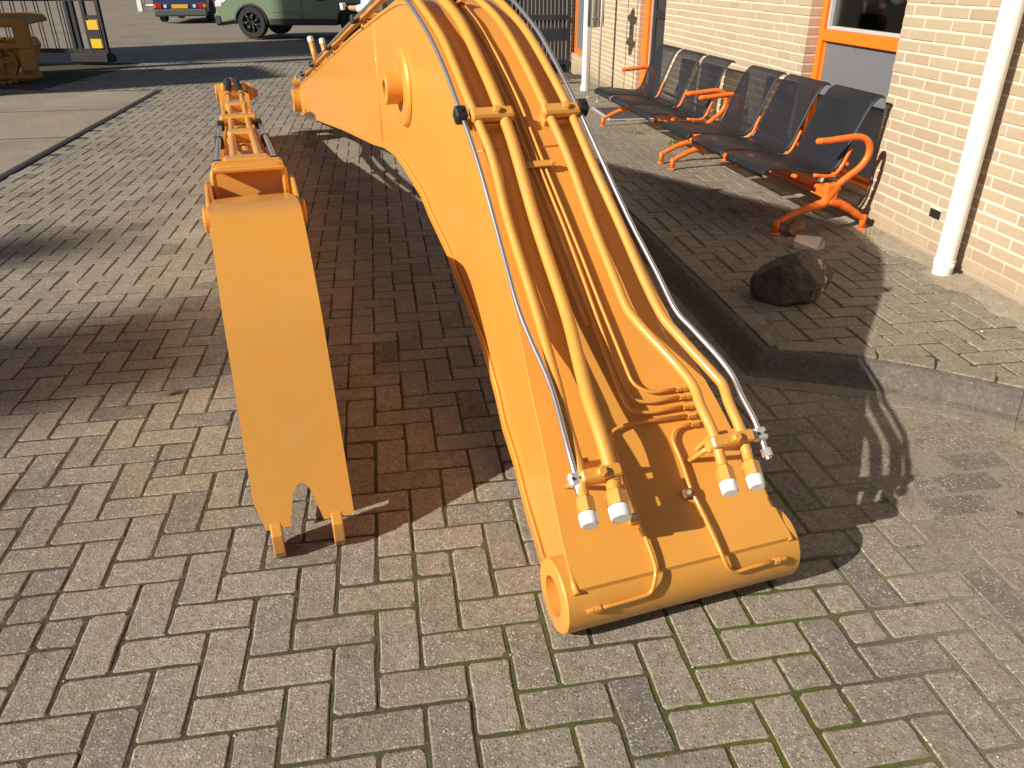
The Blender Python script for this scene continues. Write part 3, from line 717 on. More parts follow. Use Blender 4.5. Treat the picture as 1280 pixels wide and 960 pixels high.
def side(wf,t,name):
    a=[];b_=[]
    for s in SS:
        zt_=ztop(s) if s<=7.666 else .42-(s-7.666)*1.9
        zb_=zbot(s); w_=wf(s); a.append((w_,s,zt_-.012)); b_.append((w_,s,min(zb_,zt_-.03)))
    n=len(SS); vs=a+b_+[(x+t,y,z) for x,y,z in a]+[(x+t,y,z) for x,y,z in b_]
    fs=[]
    for i in range(n-1):
        fs.append((i,i+1,n+i+1,n+i)); fs.append((2*n+i,3*n+i,3*n+i+1,2*n+i+1)); fs.append((i,2*n+i,2*n+i+1,i+1)); fs.append((n+i,n+i+1,3*n+i+1,3*n+i))
    fs+= [(0,n,3*n,2*n),(n-1,2*n+n-1,3*n+n-1,n+n-1)]
    return MB().add(vs,fs,True).build(name,M['yellow'],boom)
def flat(o):
    m=o.modifiers.new('split','EDGE_SPLIT'); m.split_angle=R(28); return o
flat(side(lambda s:wl(s),.012,'side_plate')); flat(side(lambda s:wr(s)-.012,.012,'side_plate'))
def strip(fz,t,lo,hi,ov,name,s0,s1,extra=0):
    S=[s for s in [x for x,_ in TOPF]+SS if s0<=s<=s1]; S=sorted(set(S)); vs=[]; 
    for s in S:
        z=fz(s)
        for x in (lo(s)-ov,hi(s)+ov):
            vs+= [(x,s,z),(x,s,z-t)]
    fs=[]
    for i in range(len(S)-1):
        a=4*i; b_=a+4
        fs+=[(a,a+2,b_+2,b_),(a+1,b_+1,b_+3,a+3),(a,b_,b_+1,a+1),(a+2,a+3,b_+3,b_+2)]
    fs+=[(0,1,3,2),(len(vs)-4,len(vs)-2,len(vs)-1,len(vs)-3)]
    return flat(MB().add(vs,fs,True).build(name,M['yellow'],boom))
strip(ztop,.014,wl,wr,.004,'top_plate',-.072,7.64)
strip(lambda s:zbot(s)+.004,.016,wl,wr,.016,'bottom_plate',.09,7.75)
# end plate of the far tip
MB().add([(.122,7.662,.405),(.45,7.662,.405),(.45,7.765,.125),(.122,7.765,.125)],[(0,1,2,3)]).build('end_plate',M['yellow'],boom)
# welded seams standing proud
sm=MB(); sm.tube([(wl(2.70)-.0005,2.705,1.258),(wl(2.7)-.0005,2.69,.71)],.004,6); 
pts=[(wl(s)-.001,s,ztop(s)-.010) for s in [x for x,_ in TOPF] if -.05<s<7.6]; sm.tube(pts,.0045,6)
pts=[(wl(s)-.006,s,zbot(s)+.008) for s in SS if .1<s<7.7]; sm.tube(pts,.006,6)
sm.tube([(wl(1.02)+.01,1.02,ztop(1.02)+.0005),(wr(1.02)-.01,1.02,ztop(1.02)+.0005)],.0035,6)
sm.build('weld_seam',M['yellow'],boom)
# toe of the top plate and weld on the foot tube
MB().tube([(.035,-.070,.152),(.628,-.070,.152)],.0035,8).tube([(.030,-.078,.160),(.030,-.05,.172),(.036,0,.195)],[.009,.008,.006],8).tube([(.630,-.076,.160),(.632,-.03,.18)],.007,8).build('weld_bead',M['yellow'],boom)
# foot pivot tube
MB().lathe((0,0,.095),(1,0,0),[(0.03,.050),(0.03,.05),(.0,.052),(.0,.052),(0,.091),(0,.091),(.004,.095),(.004,.095),(.654,.095),(.654,.095),(.658,.091),(.658,.091),(.658,.052),(.658,.052),(.03,.050)],40).build('foot_boss',M['yellow'],boom)
# cylinder pivot on the side
hb=MB().lathe((.122,2.07,1.04),(-1,0,0),[(-.01,.158),(.006,.158),(.006,.158),(.016,.148),(.020,.12),(.016,.060)],48).build('pivot_flange',M['yellow'],boom)
MB().lathe((.122,2.07,1.04),(-1,0,0),[(.0,.065),(.080,.065),(.080,.065),(.083,.062),(.083,.062),(.083,.032),(.083,.032),(.0,.032)],36).build('pivot_boss',M['yellow'],hb)
hb2=MB().lathe((.458,2.07,1.04),(1,0,0),[(0,.158),(.012,.158),(.012,.158),(.02,.148),(.02,.075)],40).lathe((.45,2.07,1.04),(1,0,0),[(0,.065),(.11,.065),(.11,.065),(.11,.032)],32).build('pivot_flange',M['yellow'],boom)
# tip boss
MB().lathe((.045,7.86,.24),(1,0,0),[(0,.05),(0,.05),(0,.115),(0,.115),(.004,.12),(.48,.12),(.484,.115),(.484,.115),(.484,.05)],32).cbox((.125,7.7,.16),(.445,7.88,.33),.01).build('tip_boss',M['yellow'],boom)
MB().lathe((.06,7.72,.43),(1,0,0),[(0,0),(0,.045),(.08,.045),(.08,0)],16).tube([(.10,7.72,.43),(.10,7.74,.50)],.012,8).build('tip_bracket',M['yellow'],boom)

HS=[(-.02,.140),(.06,.130),(.12,.142),(.3,.10),(.5,.055),(.8,.042),(2.2,.042),(3,.032),(8,.030)]
def bp(s,w_,h=None): return Vector((w_,s,ztop(s)+(interp(s,HS) if h is None else h)))
HLO=[(-.02,.140),(.078,.132),(.15,.115),(.235,.092),(.298,.082),(.4,.066),(.5,.052),(.8,.042),(8,.042)]
def pipe(ctrl,r,name,mat,label=None,h=None,seg=12,tail=True):
    C_=[bp(s,w_,interp(s,h) if isinstance(h,list) else h) for s,w_ in ctrl]; h=None
    if tail:
        s0,w0=ctrl[-1]
        for s in (1.9,2.05,2.2,2.4,2.6,2.9,3.3,4,5,6,7.0): C_.append(bp(s,w0-.0*s,h))
    return MB().tube(smooth_path(C_,6),r,seg).build(name,mat,boom,label=label)
SLc=[(.05,.083),(.11,.083),(.176,.090),(.27,.101),(.343,.103),(.455,.098),(.554,.096),(.751,.107),(.957,.110),(1.125,.104),(1.302,.101),(1.495,.092),(1.73,.078)]
LOc=[(.018,.083),(.045,.088),(.078,.097),(.15,.106),(.235,.116),(.298,.125),(.345,.130),(.42,.137),(.55,.146),(.78,.150),(.95,.159),(1.07,.151),(1.152,.143),(1.3,.138),(1.453,.134),(1.73,.117)]
LIc=[(.018,.164),(.045,.169),(.065,.176),(.164,.181),(.245,.187),(.354,.204),(.444,.219),(.536,.228),(.77,.232),(1.0,.239),(1.12,.235),(1.277,.230),(1.53,.226),(1.73,.208)]
RIc=[(.020,.466),(.045,.472),(.107,.478),(.176,.478),(.228,.486),(.283,.476),(.34,.457),(.395,.437),(.449,.419),(.50,.409),(.60,.407),(.76,.406),(.94,.402),(1.09,.389),(1.308,.378),(1.524,.368),(1.72,.340)]
ROc=[(.020,.543),(.048,.550),(.104,.557),(.17,.560),(.221,.570),(.252,.563),(.303,.547),(.387,.520),(.453,.503),(.557,.497),(.708,.493),(.813,.487),(.92,.475),(1.086,.466),(1.241,.455),(1.472,.443),(1.712,.416)]
SRc=[(.045,.606),(.113,.607),(.184,.607),(.24,.613),(.303,.603),(.398,.573),(.47,.552),(.584,.546),(.766,.528),(.987,.505),(1.137,.496),(1.403,.489),(1.553,.479),(1.71,.472)]
for c_,r_ in ((LOc,.0148),(LIc,.0188),(RIc,.0140),(ROc,.0140)):
    p_=pipe(c_,r_,'hydraulic_pipe',M['yellow'],h=HLO if c_ is LOc else None)
    e=bp(*c_[0]); d_=(e-bp(*c_[1])).normalized()
    MB().lathe(e-d_*.004,d_,[(-.016,r_*.9),(-.004,r_+.0085),(.034,r_+.0085),(.034,.004)],6,smooth=False).build('hex_fitting',M['yellow'],p_)
    MB().lathe(e+d_*.031,d_,[(0,r_+.0062),(.002,r_+.0085),(.028,r_+.0072),(.032,r_+.004),(.032,r_+.004),(.032,0)],28).build('end_cap',M['white_plastic'],p_)
for c_ in (SLc,SRc):
    p_=pipe(c_,.0072,'steel_pipe',M['chrome'],'thin bare silver pipe along the edge of the boom')
    e=bp(*c_[0]); d_=(e-bp(*c_[1])).normalized()
    MB().lathe(e-d_*.012,d_,[(0,.006),(0,.0135),(.022,.0135),(.022,.0135),(.022,.007)],6,smooth=False).lathe(e,d_,[(.0,.008),(.016,.008),(.018,.005),(.018,0)],14).build('hex_nut',M['chrome'],p_)
# small grease lines
def line(ctrl,h=.016,r=.0052,ext=None):
    C_=[bp(s,w_,h) for s,w_ in ctrl]+(ext or [])
    return MB().tube(round_path(C_,.035,5),r,8).build('grease_line',M['yellow'],boom)
PA=[(.307,.492),(.309,.40),(.335,.360),(.40,.357),(.56,.350),(.68,.347),(.79,.341),(.965,.325),(1.17,.318),(1.365,.31),(1.573,.304),(1.76,.300)]
PB=[(.287,.492),(.287,.385),(.300,.340),(.358,.327),(.433,.327),(.597,.327),(.77,.324),(.965,.307),(1.17,.30),(1.365,.293),(1.573,.287),(1.70,.284)]
PC=[(.263,.492),(.263,.375),(.274,.325),(.314,.315),(.414,.312),(.516,.308),(.598,.303),(.78,.298),(.967,.283),(1.17,.277),(1.365,.270),(1.573,.265),(1.74,.262)]
PD=[(.50,.290),(.60,.284),(.78,.276),(.967,.265),(1.17,.258),(1.365,.252),(1.573,.248),(1.74,.245)]
for c_ in (PA,PB,PC): 
    l_=line(c_); e=bp(*c_[0],.016); MB().lathe(e,(1,0,0),[(-.012,.006),(-.012,.0095),(.004,.0095),(.004,.007),(.008,.007),(.008,.0105),(.022,.0105),(.022,0)],6,smooth=False).build('hex_nut',M['yellow'],l_)
line(PD)
for s_,w_ in ((1.74,.262),(1.76,.300)):
    e=bp(s_,w_,.022); MB().lathe(e,(0,1,-.2),[(-.03,.006),(-.03,.014),(.012,.014),(.012,.017),(.03,.017),(.03,0)],6,smooth=False).build('hex_nut',M['yellow'],boom)
def cyl_pt(w_,ang,r=.102): return Vector((w_,-math.cos(ang)*r,.095+math.sin(ang)*r))
pd=[(.24,.49),(.247,.30),(.236,.247),(.20,.241),(.154,.241),(.07,.243),(.033,.244),(-.05,.240)]
l_=line(pd,ext=[Vector((.236,-.080,.178)),cyl_pt(.226,R(33),.112),cyl_pt(.218,R(16)),cyl_pt(.14,R(14)),cyl_pt(.07,R(14))])
MB().lathe(cyl_pt(.082,R(14)),(-1,0,0),[(0,.005),(0,.009),(.016,.009),(.016,.006),(.02,.006),(.02,.008),(.034,.006),(.036,0)],6,smooth=False).build('hex_nut',M['yellow'],l_); MB().lathe(bp(.24,.494,.016),(1,0,0),[(-.012,.006),(-.012,.0095),(.012,.0095),(.012,0)],6,smooth=False).build('hex_nut',M['yellow'],l_)
pe=[(.219,.49),(.217,.435),(.197,.413),(.144,.417),(.079,.413),(.027,.419),(-.05,.418)]
l_=line(pe,ext=[Vector((.418,-.080,.178)),cyl_pt(.424,R(33),.112),cyl_pt(.446,R(15)),cyl_pt(.50,R(17)),cyl_pt(.58,R(17))])
MB().lathe(cyl_pt(.570,R(17)),(1,0,0),[(0,.005),(0,.009),(.016,.009),(.016,.006),(.02,.006),(.02,.008),(.034,.006),(.036,0)],6,smooth=False).build('hex_nut',M['yellow'],l_); MB().lathe(bp(.22,.494,.016),(1,0,0),[(-.012,.006),(-.012,.0095),(.012,.0095),(.012,0)],6,smooth=False).build('hex_nut',M['yellow'],l_)
def frame_at(s,tilt=0):
    T=Vector((0,.02,ztop(s+.01)-ztop(s-.01))).normalized(); Xv=Vector((1,0,0)); N=Xv.cross(T); return (Xv,T,N)
def frame_h(s):
    a=bp(s+.02,0);b_=bp(s-.02,0);T=(a-b_).normalized();Xv=Vector((1,0,0)); return (Xv,T,Xv.cross(T))
for s_,w_,lab in ((.052,.236,None),(.079,.405,None)):
    ax=frame_at(s_); cl=MB().cbox((-.016,-.012,0),(.012,.012,.022),.002,ax,bp(s_,w_,0)).build('line_clip',M['rust' if w_>.3 else 'yellow'],boom)
    MB().lathe(bp(s_,w_-.004,0)+ax[2]*.02,ax[2],[(0,.0065),(.006,.0065),(.006,0)],6,smooth=False).build('bolt',M['zinc'],cl)
# strap over the small lines
s_=.955; ax=frame_at(s_); st=MB().cbox((.250,-.012,.020),(.348,.012,.026),.002,(ax[0],ax[1],ax[2]),bp(s_,0,0)).cbox((.338,-.010,.0),(.352,.010,.022),.002,ax,bp(s_,0,0)).build('line_strap',M['yellow'],boom)
MB().lathe(bp(s_,.352,0)+ax[2]*.024,ax[2],[(0,.008),(.008,.008),(.008,0)],6,smooth=False).build('bolt',M['yellow'],st)
# upper pipe clamps
def clamp(s,w0,w1,boltw,silver,far=False):
    ax=frame_h(s); o=bp(s,0); o.x=0
    c_=MB().cbox((w0,-.022,-.006),(w1,.022,.026),.007,ax,o).cbox((w0+.008,-.022,-.040),(w1-.008,.022,-.012),.003,ax,o)
    c_=c_.build('pipe_clamp',M['yellow'],boom)
    MB().lathe(o+ax[0]*boltw+ax[2]*.026,ax[2],[(0,.0125),(.010,.0125),(.012,.010),(.012,0)],6,smooth=False).build('bolt',M['yellow'],c_)
    MB().cbox((w0+.03,-.006,-.06),(w1-.03,.006,-.03),.002,ax,o).build('bracket',M['yellow'],c_)
    return c_
for s in (1.085,):
    clamp(s,.128,.268,.212,None); clamp(s,.365,.492,.445,None)
    ax=frame_h(s)
    for wv in (.100,.508):
        o=bp(s+.01,wv); MB().cbox((-.019,-.024,-.020),(.019,.024,.024),.006,ax,o).lathe(o+ax[2]*.02,ax[2],[(0,.008),(.01,.008),(.01,0)],6,smooth=False).build('clamp_block',M['black'],boom)
for s in (3.0,4.3,5.6,6.6):
    clamp(s,.10,.225,.165,None); clamp(s,.325,.432,.38,None); ax=frame_h(s)
    for wv in (.078,.472):
        o=bp(s,wv); MB().cbox((-.019,-.024,-.020),(.019,.024,.024),.006,ax,o).build('clamp_block',M['black'],boom)
# lower clamps on struts
for (w0,w1,bw,side_,sw_) in ((.090,.196,.141,-1,.080),(.455,.578,.522,1,.606)):
    s=.072 if side_<0 else .086; ax=frame_h(s); o=bp(s,0); o.x=0
    c_=MB().cbox((w0,-.016,-.012),(w1,.016,.026),.005,ax,o).cbox((w0+.006,-.016,-.034),(w1-.006,.016,-.015),.003,ax,o).build('pipe_clamp',M['yellow'],boom)
    MB().lathe(o+ax[0]*bw+ax[2]*.026,ax[2],[(0,.013),(.010,.013),(.012,.010),(.012,0)],6,smooth=False).build('bolt',M['yellow'],c_)
    b_=MB(); zt_=ztop(s)
    fx=frame_at(.172); b_.cbox((w0+.02,-.006,-.004),(w1-.02,.006,.100),.002,fx,Vector((0,.172,ztop(.172))))
    foot=bp(.150,w0-.012 if side_>0 else w0-.004,0); b_.tube([foot,o+ax[0]*(w0+.022)-ax[2]*.028],.0075,6)
    b_.build('bracket',M['yellow'],c_)
    o2=bp(s,sw_); cc=MB().cbox((-.018,-.017,-.013),(.018,.017,.014),.005,ax,o2).build('steel_clamp',M['zinc'],boom)
    if side_>0: MB().cbox((-.045,-.011,-.008),(-.015,.011,.008),.002,ax,o2).build('clamp_bar',M['zinc'],cc)
    for q in (-1,1): MB().lathe(o2+ax[0]*.010*q+ax[2]*.014,ax[2],[(0,.004),(.003,.004),(.003,0)],8).build('screw',M['black'],cc)
# two capped stubs at the far end
for w_,s_ in ((.11,5.45),(.215,5.60)):
    a=bp(s_,w_,.03); b_=a+Vector((-.02,.05,.15)); p_=MB().tube([a,b_],.022,12).build('pipe_stub',M['yellow'],boom)
    MB().lathe(b_,(b_-a),[(0,.024),(.035,.024),(.04,.02),(.04,0)],16).build('end_cap',M['white_plastic'],p_)
# lifting eye nub at the lower edge, hidden far clamp
# ---------------------------------------------------------------- arm (stick)
AC=Vector((-.704,1.708,0))
arm=thing('excavator_stick','narrow orange yellow stick standing on two lugs left of the boom','excavator stick',AC,BA)
AT=[(.0,.10),(.05,.192),(.12,.322),(.20,.468),(.28,.605),(.36,.69),(.45,.765),(.53,.815),(.60,.838),(.70,.832),(.85,.805),(1.2,.735)]
AT2=[(1.2,.66),(1.32,.72),(2,.69),(3,.60),(3.8,.50),(4.6,.42),(5.2,.38),(6.6,.34),(6.75,.33)]
AB=[(0,.085),(.1,.075),(.3,.10),(.8,.12),(1.5,.14),(3,.15),(5,.16),(6.6,.14),(6.75,.14)]
AW=.265
atp=smooth_path([(0,s,z) for s,z in AT],6); ATF=[(p.y,p.z) for p in atp]
# front plate with notch
fs_=[p for p in ATF]; 
def fz(s): return interp(s,ATF)
pl=MB(); S=[s for s,_ in ATF]; T_=.016
nl,nr=.098,.165                                   # notch
# plate rows across; notch cut from the lower end up to s=.045 (rounded top)
cols=lambda s:[0,AW]
vs=[];row=[]
def pt(w_,s,dep=0):
    ds=(fz(s+.01)-fz(max(s-.01,0)))/(.02 if s>=.01 else (s+.01)); N=Vector((0,-ds,1)).normalized(); 
    return Vector((w_,s,fz(s)))-N*dep
outline=[]   # along-length parameter uses s ; lower edge slants at the corners
lower=[(0,.040),(.022,.0),(.088,.0),(.098,.022),(.108,.042),(.120,.052),(.133,.055),(.146,.052),(.157,.042),(.168,.022),(.180,.0),(.265,.0)]
S0=.085
rows=[[pt(w_,s) for w_,s in lower]]
rowsb=[[pt(w_,s,T_) for w_,s in lower]]
for s in [S0]+[x for x in S if x>S0+.01]:
    rows.append([pt(w_,s) for w_,_ in lower]); rowsb.append([pt(w_,s,T_) for w_,_ in lower])
n=len(lower); V=[p for r in rows for p in r]; VB=[p for r in rowsb for p in r]; N_=len(V); F=[]
for i in range(len(rows)-1):
    for j in range(n-1):
        F.append((i*n+j,i*n+j+1,(i+1)*n+j+1,(i+1)*n+j)); F.append((N_+i*n+j,N_+(i+1)*n+j,N_+(i+1)*n+j+1,N_+i*n+j+1))
    F.append((i*n,(i+1)*n,N_+(i+1)*n,N_+i*n)); F.append((i*n+n-1,N_+i*n+n-1,N_+(i+1)*n+n-1,(i+1)*n+n-1))
for j in range(n-1): F.append((j,N_+j,N_+j+1,j+1))
l0=(len(rows)-1)*n
for j in range(n-1): F.append((l0+j,l0+j+1,N_+l0+j+1,N_+l0+j))
flat(MB().add(V+VB,F,True).build('front_plate',M['yellow'],arm))
# side plates below the front plate and along the body
for wv in (.016,AW-.022):
    S2=[.10,.13,.18,.22,.28,.36,.45,.53,.6,.7,.85,1.0,1.15,1.3,1.5,2,2.5,3,3.8,4.6,5.2,6,6.6]
    zt2=lambda s: fz(s)-.018 if s<1.2 else interp(s,AT2)
    a=[(wv,s,zt2(s)) for s in S2]; b_=[(wv,s,interp(s,AB)) for s in S2]; n=len(S2)
    vs=a+b_+[(x+.012,y,z) for x,y,z in a]+[(x+.012,y,z) for x,y,z in b_]; F=[]
    for i in range(n-1): F+=[(i,i+1,n+i+1,n+i),(2*n+i,3*n+i,3*n+i+1,2*n+i+1),(i,2*n+i,2*n+i+1,i+1),(n+i,n+i+1,3*n+i+1,3*n+i)]
    F+=[(0,n,3*n,2*n),(n-1,3*n-1,4*n-1,2*n-1)]
    MB().add(vs,F).build('side_plate',M['yellow'],arm)
vs=[];S2=[1.32,2,3,3.8,4.6,5.2,6,6.6]
for s in S2: vs+=[(.008,s,interp(s,AT2)-.03),(AW-.008,s,interp(s,AT2)-.03)]
MB().add(vs,[(2*i,2*i+1,2*i+3,2*i+2) for i in range(len(S2)-1)]).build('top_plate',M['yellow'],arm)
vs=[];S2=[.30,.8,1.5,3,5,6.6]
for s in S2: vs+=[(.0,s,interp(s,AB)),(AW,s,interp(s,AB))]
MB().add(vs,[(2*i,2*i+2,2*i+3,2*i+1) for i in range(len(S2)-1)]).build('bottom_plate',M['yellow'],arm)
# inner sloping plate below the frame
MB().cbox((.012,0,0),(AW-.012,.010,.20),.002,(Vector((1,0,0)),Vector((0,-1,.35)).normalized(),Vector((0,.35,1)).normalized()),(0,1.25,.655)).build('inner_plate',M['yellow'],arm)
# portal frame round the opening
def fpt(x,h): return Vector((x,1.215+h*.12,.728+h))
MB().tube(round_path([fpt(.006,-.02),fpt(.006,.106),fpt(AW-.006,.106),fpt(AW-.006,-.02)],.03,6),.011,8).build('portal_frame',M['yellow'],arm)
MB().cbox((.004,1.205,.82),(AW-.004,1.34,.835),.004).build('portal_cap',M['yellow'],arm)
for sx in (-1,1):
    x=-.020 if sx<0 else AW+.020
    e=MB().prism([(.98,.60),(1.0,.70),(1.08,.76),(1.2,.79),(1.34,.77),(1.42,.69),(1.40,.56)],x-.007,x+.007,(Vector((0,1,0)),Vector((0,0,1)),Vector((1,0,0)))).build('ear_plate',M['yellow'],arm,bevel=.004)
    MB().lathe((x,1.04,.70),(sx,0,0),[(0,.045),(.018,.045),(.018,.045),(.022,.04),(.022,0)],24).build('pin_boss',M['yellow'],e)
# lugs
for w_,r_ in ((.033,0),(.200,1)):
    MB().prism([(-.004,.0),(.05,.0),(.075,.03),(.085,.17),(.02,.13),(-.016,.085),(-.020,.03)],w_,w_+.030,(Vector((0,1,0)),Vector((0,0,1)),Vector((1,0,0)))).build('lug',M['yellow'],arm,bevel=.003)
# pipes on the back
def az(s): return interp(s,[(1.3,.80),(2,.765),(3,.685),(3.8,.625),(4.6,.60),(5.2,.60)])
for w_ in (.085,.185):
    p_=MB().tube(smooth_path([(w_,s,az(s)) for s in (1.36,2,3,3.8,4.6,5.2)],5),.017,10).build('hydraulic_pipe',M['yellow'],arm)
    wx=w_+(.012 if w_<.13 else -.02)
    MB().tube(smooth_path([(w_,5.2,.60),(wx,5.6,.64),(wx,6.0,.62),(w_-.01,6.4,.56),(w_,6.62,.50)],6),.026,12).build('hose',M['black'],arm)
    MB().lathe((w_,5.15,.60),(0,1,0),[(0,.02),(0,.028),(.08,.028),(.08,.02)],12).build('hex_fitting',M['yellow'],p_)
for sx,w_ in ((-1,.018),(1,AW-.018)):
    MB().tube(smooth_path([(w_,1.55,.775),(w_,2.3,.735),(w_+sx*.004,3.2,.645),(w_,4.2,.555)],5),.011,10).build('steel_pipe',M['chrome'],arm)
    for s in (1.62,2.55,3.6): MB().cbox((w_-.022,s-.045,az(s)-.055),(w_+.022,s+.045,az(s)+.0),.008).build('clamp_block',M['black'],arm)
for s,wd in ((1.52,.12),(2.6,.09),(3.7,.15),(4.5,.10)):
    MB().cbox((.1325-wd/1.3,s-.05,az(s)-.035),(.1325+wd/1.3,s+.05,az(s)+.028),.014).build('pipe_clamp',M['yellow'],arm)
for s in (2.1,3.1): MB().cbox((.05,s-.03,az(s)-.09),(.215,s+.03,az(s)-.03),.006).build('cross_plate',M['yellow'],arm)
MB().tube([(.1325,1.6,.70),(.1325,3.4,.56),(.1325,5.0,.44)],.045,16).build('cylinder_tube',M['yellow'],arm)
# far head
MB().lathe((-.035,6.66,.44),(1,0,0),[(0,0),(0,.075),(.005,.082),(.075,.082),(.08,.07),(.25,.07),(.26,.078),(.335,.078),(.34,.07),(.34,0)],28).build('end_boss',M['yellow'],arm)
MB().lathe((.0,6.3,.34),(1,0,0),[(0,0),(0,.15),(.006,.16),(.085,.16),(.09,.15),(.09,0)],28).lathe((.175,6.3,.34),(1,0,0),[(0,0),(0,.15),(.006,.16),(.085,.16),(.09,.15),(.09,0)],28).build('head_cheek',M['yellow'],arm)
MB().cbox((.02,6.55,.40),(.245,6.72,.53),.02).tube([(.12,6.62,.52),(.12,6.62,.575)],.018,8).build('head_block',M['yellow'],arm)
MB().lathe((AW+.0,6.68,.42),(1,0,0),[(0,.05),(.07,.05),(.07,.035),(.09,.035),(.09,0)],8,smooth=False).build('head_fitting',M['yellow'],arm)

# ---------------------------------------------------------------- boulder, stones, small things
def rock(name,label,cat,loc,r,sc,seed,mat,planes,flat_=.06):
    import bmesh
    bm=bmesh.new(); bmesh.ops.create_icosphere(bm,subdivisions=5,radius=1)
    rn=random.Random(seed)
    pl_=[(Vector((rn.gauss(0,1),rn.gauss(0,1),rn.gauss(0,.8))).normalized(),rn.uniform(.60,.86)) for _ in range(planes)]
    from mathutils import noise as mn
    for v in bm.verts:
        p=v.co.copy()
        for N,d in pl_:
            t=p.dot(N)-d
            if t>0: p-=N*t*1.0
        nn_=mn.fractal(p*1.7+Vector((seed,0,0)),1,2,5)*.05+abs(mn.noise(p*4.5+Vector((0,seed,0))))*.07+mn.noise(p*14)*.018
        p+=p.normalized()*nn_; v.co=Vector((p.x*sc[0],p.y*sc[1],p.z*sc[2]))*r
    zmin=min(v.co.z for v in bm.verts)
    zmax=max(v.co.z for v in bm.verts); cutz=zmin+(zmax-zmin)*flat_
    for v in bm.verts:
        v.co.z-=cutz
        if v.co.z<0: v.co.z*=.04; v.co.x*=.97; v.co.y*=.97
    me=bpy.data.meshes.new(name); bm.to_mesh(me); bm.free(); me.materials.append(mat); 
    for p in me.polygons: p.use_smooth=True
    o=bpy.data.objects.new(name,me); COL.objects.link(o); o.location=loc; return tag(o,label,cat)
rk=rock('boulder','dark brown boulder with a pale vein lying on the footpath before the benches','rock',(1.325,3.44,SWZ-.003),.168,(1.25,1.0,.98),41,M['rock'],19,.26); rk.rotation_euler=(0,0,.35)
rock('small_stone','small brown and white stone behind the dark boulder','stone',(1.655,4.44,SWZ-.002),.058,(1.1,.9,.85),9,M['stone'],9)
pm=MB().add([(-.10,-.035,.0),(.06,-.06,.0),(.11,-.01,.004),(.09,.05,.0),(-.085,.045,.0),(-.10,-.035,.05),(.06,-.06,.012),(.11,-.01,.055),(.09,.05,.065),(-.085,.045,.07)],[(0,4,3,2,1),(5,6,9),(6,7,8),(6,8,9),(0,1,6,5),(1,2,7,6),(2,3,8,7),(3,4,9,8),(4,0,5,9)]).build('pale_stone_chip',M['zinc'])
pm.location=(1.655,4.19,SWZ); pm.rotation_euler=(0,0,-.3); pm.scale=(.78,.9,.8); tag(pm,'flat whitish grey chip leaning between the boulder and the small stone','stone')
lf=MB().add([(-.02,-.006,.003),(0,-.010,.008),(.022,0,.004),(0,.010,.009),(-.02,.006,.004)],[(0,1,2,3,4)]).build('fallen_leaf',M['leaf']); lf.location=(1.0,2.96,.004); tag(lf,'small orange brown leaf on the shaded pavers beside the boom','leaf')
lf2=MB().add([(-.035,-.012,.002),(0,-.018,.008),(.035,0,.003),(0,.018,.010),(-.03,.012,.004)],[(0,1,2,3,4)]).build('fallen_leaf',M['wood_board']); lf2.location=(-1.335,2.70,.006); lf2.rotation_euler=(0,0,.4); tag(lf2,'dark brown leaf on the shaded pavers left of the stick','leaf')
wd_=MB(); rn=random.Random(3)
for (x,y,k,r_) in ((1.214,7.68,40,.06),(1.475,7.20,46,.08),(1.43,7.05,20,.05),(1.44,4.93,30,.05),(2.12,4.42,14,.05)):
    for _ in range(k):
        a=rn.uniform(0,6.28); rr=rn.random()*r_; b_=Vector((x+math.cos(a)*rr,y+math.sin(a)*rr,SWZ if kerb_side(x,y)>0 else 0)); d_=Vector((rn.gauss(0,.5),rn.gauss(0,.5),rn.uniform(.6,1.4)))*rn.uniform(.012,.028); s_=Vector((rn.gauss(0,1),rn.gauss(0,1),0)).normalized()*.004
        wd_.add([b_-s_,b_+s_,b_+d_*.6+s_*.9,b_+d_,b_+d_*.6-s_*.9],[(0,1,2,3,4)])
wo=wd_.build('weeds',M['weed']); kind(wo,'stuff'); tag(wo,'tufts of green weeds in the footpath joints under the benches','weeds')

pb_=MB(); rn=random.Random(5)
for _ in range(420):
    x,y=rn.uniform(-2.6,2.3),rn.uniform(.9,4.2)
    if kerb_side(x,y)>-.2 and kerb_side(x,y)<.03: continue
    if rn.random()>.25+.75*sandy(x,y): continue
    z=SWZ if kerb_side(x,y)>0 else 0; r_=rn.uniform(.0012,.0036)*(2.4 if rn.random()<.03 else 1)
    o_=Vector((x,y,z+r_*.2)); vs=[o_+Vector((rn.gauss(0,1),rn.gauss(0,1),rn.gauss(0,.6))).normalized()*r_ for _ in range(0)]
    vs=[o_+Vector((r_*math.cos(t)*rn.uniform(.7,1.2),r_*math.sin(t)*rn.uniform(.7,1.2),0)) for t in (0,1.26,2.5,3.77,5.0)]+[o_+Vector((0,0,r_*.8))]
    pb_.add(vs,[(i,(i+1)%5,5) for i in range(5)])
po=pb_.build('grit',M['grit']); kind(po,'stuff'); tag(po,'loose pale grit scattered over the pavers','grit')
# door mat with metal edge
dm=thing('door_mat','dark ribbed doormat with a pale metal edge before the farther bench','doormat',(WO.x,WO.y,SWZ),WROT)
MB().box((-4.72,-.62,.0005),(-3.92,-.12,.010)).build('mat',M['mat'],dm)
MB().cbox((-4.74,-.655,0),(-3.90,-.622,.016),.003).cbox((-3.918,-.62,0),(-3.90,-.12,.014),.003).build('edge_trim',M['zinc'],dm)
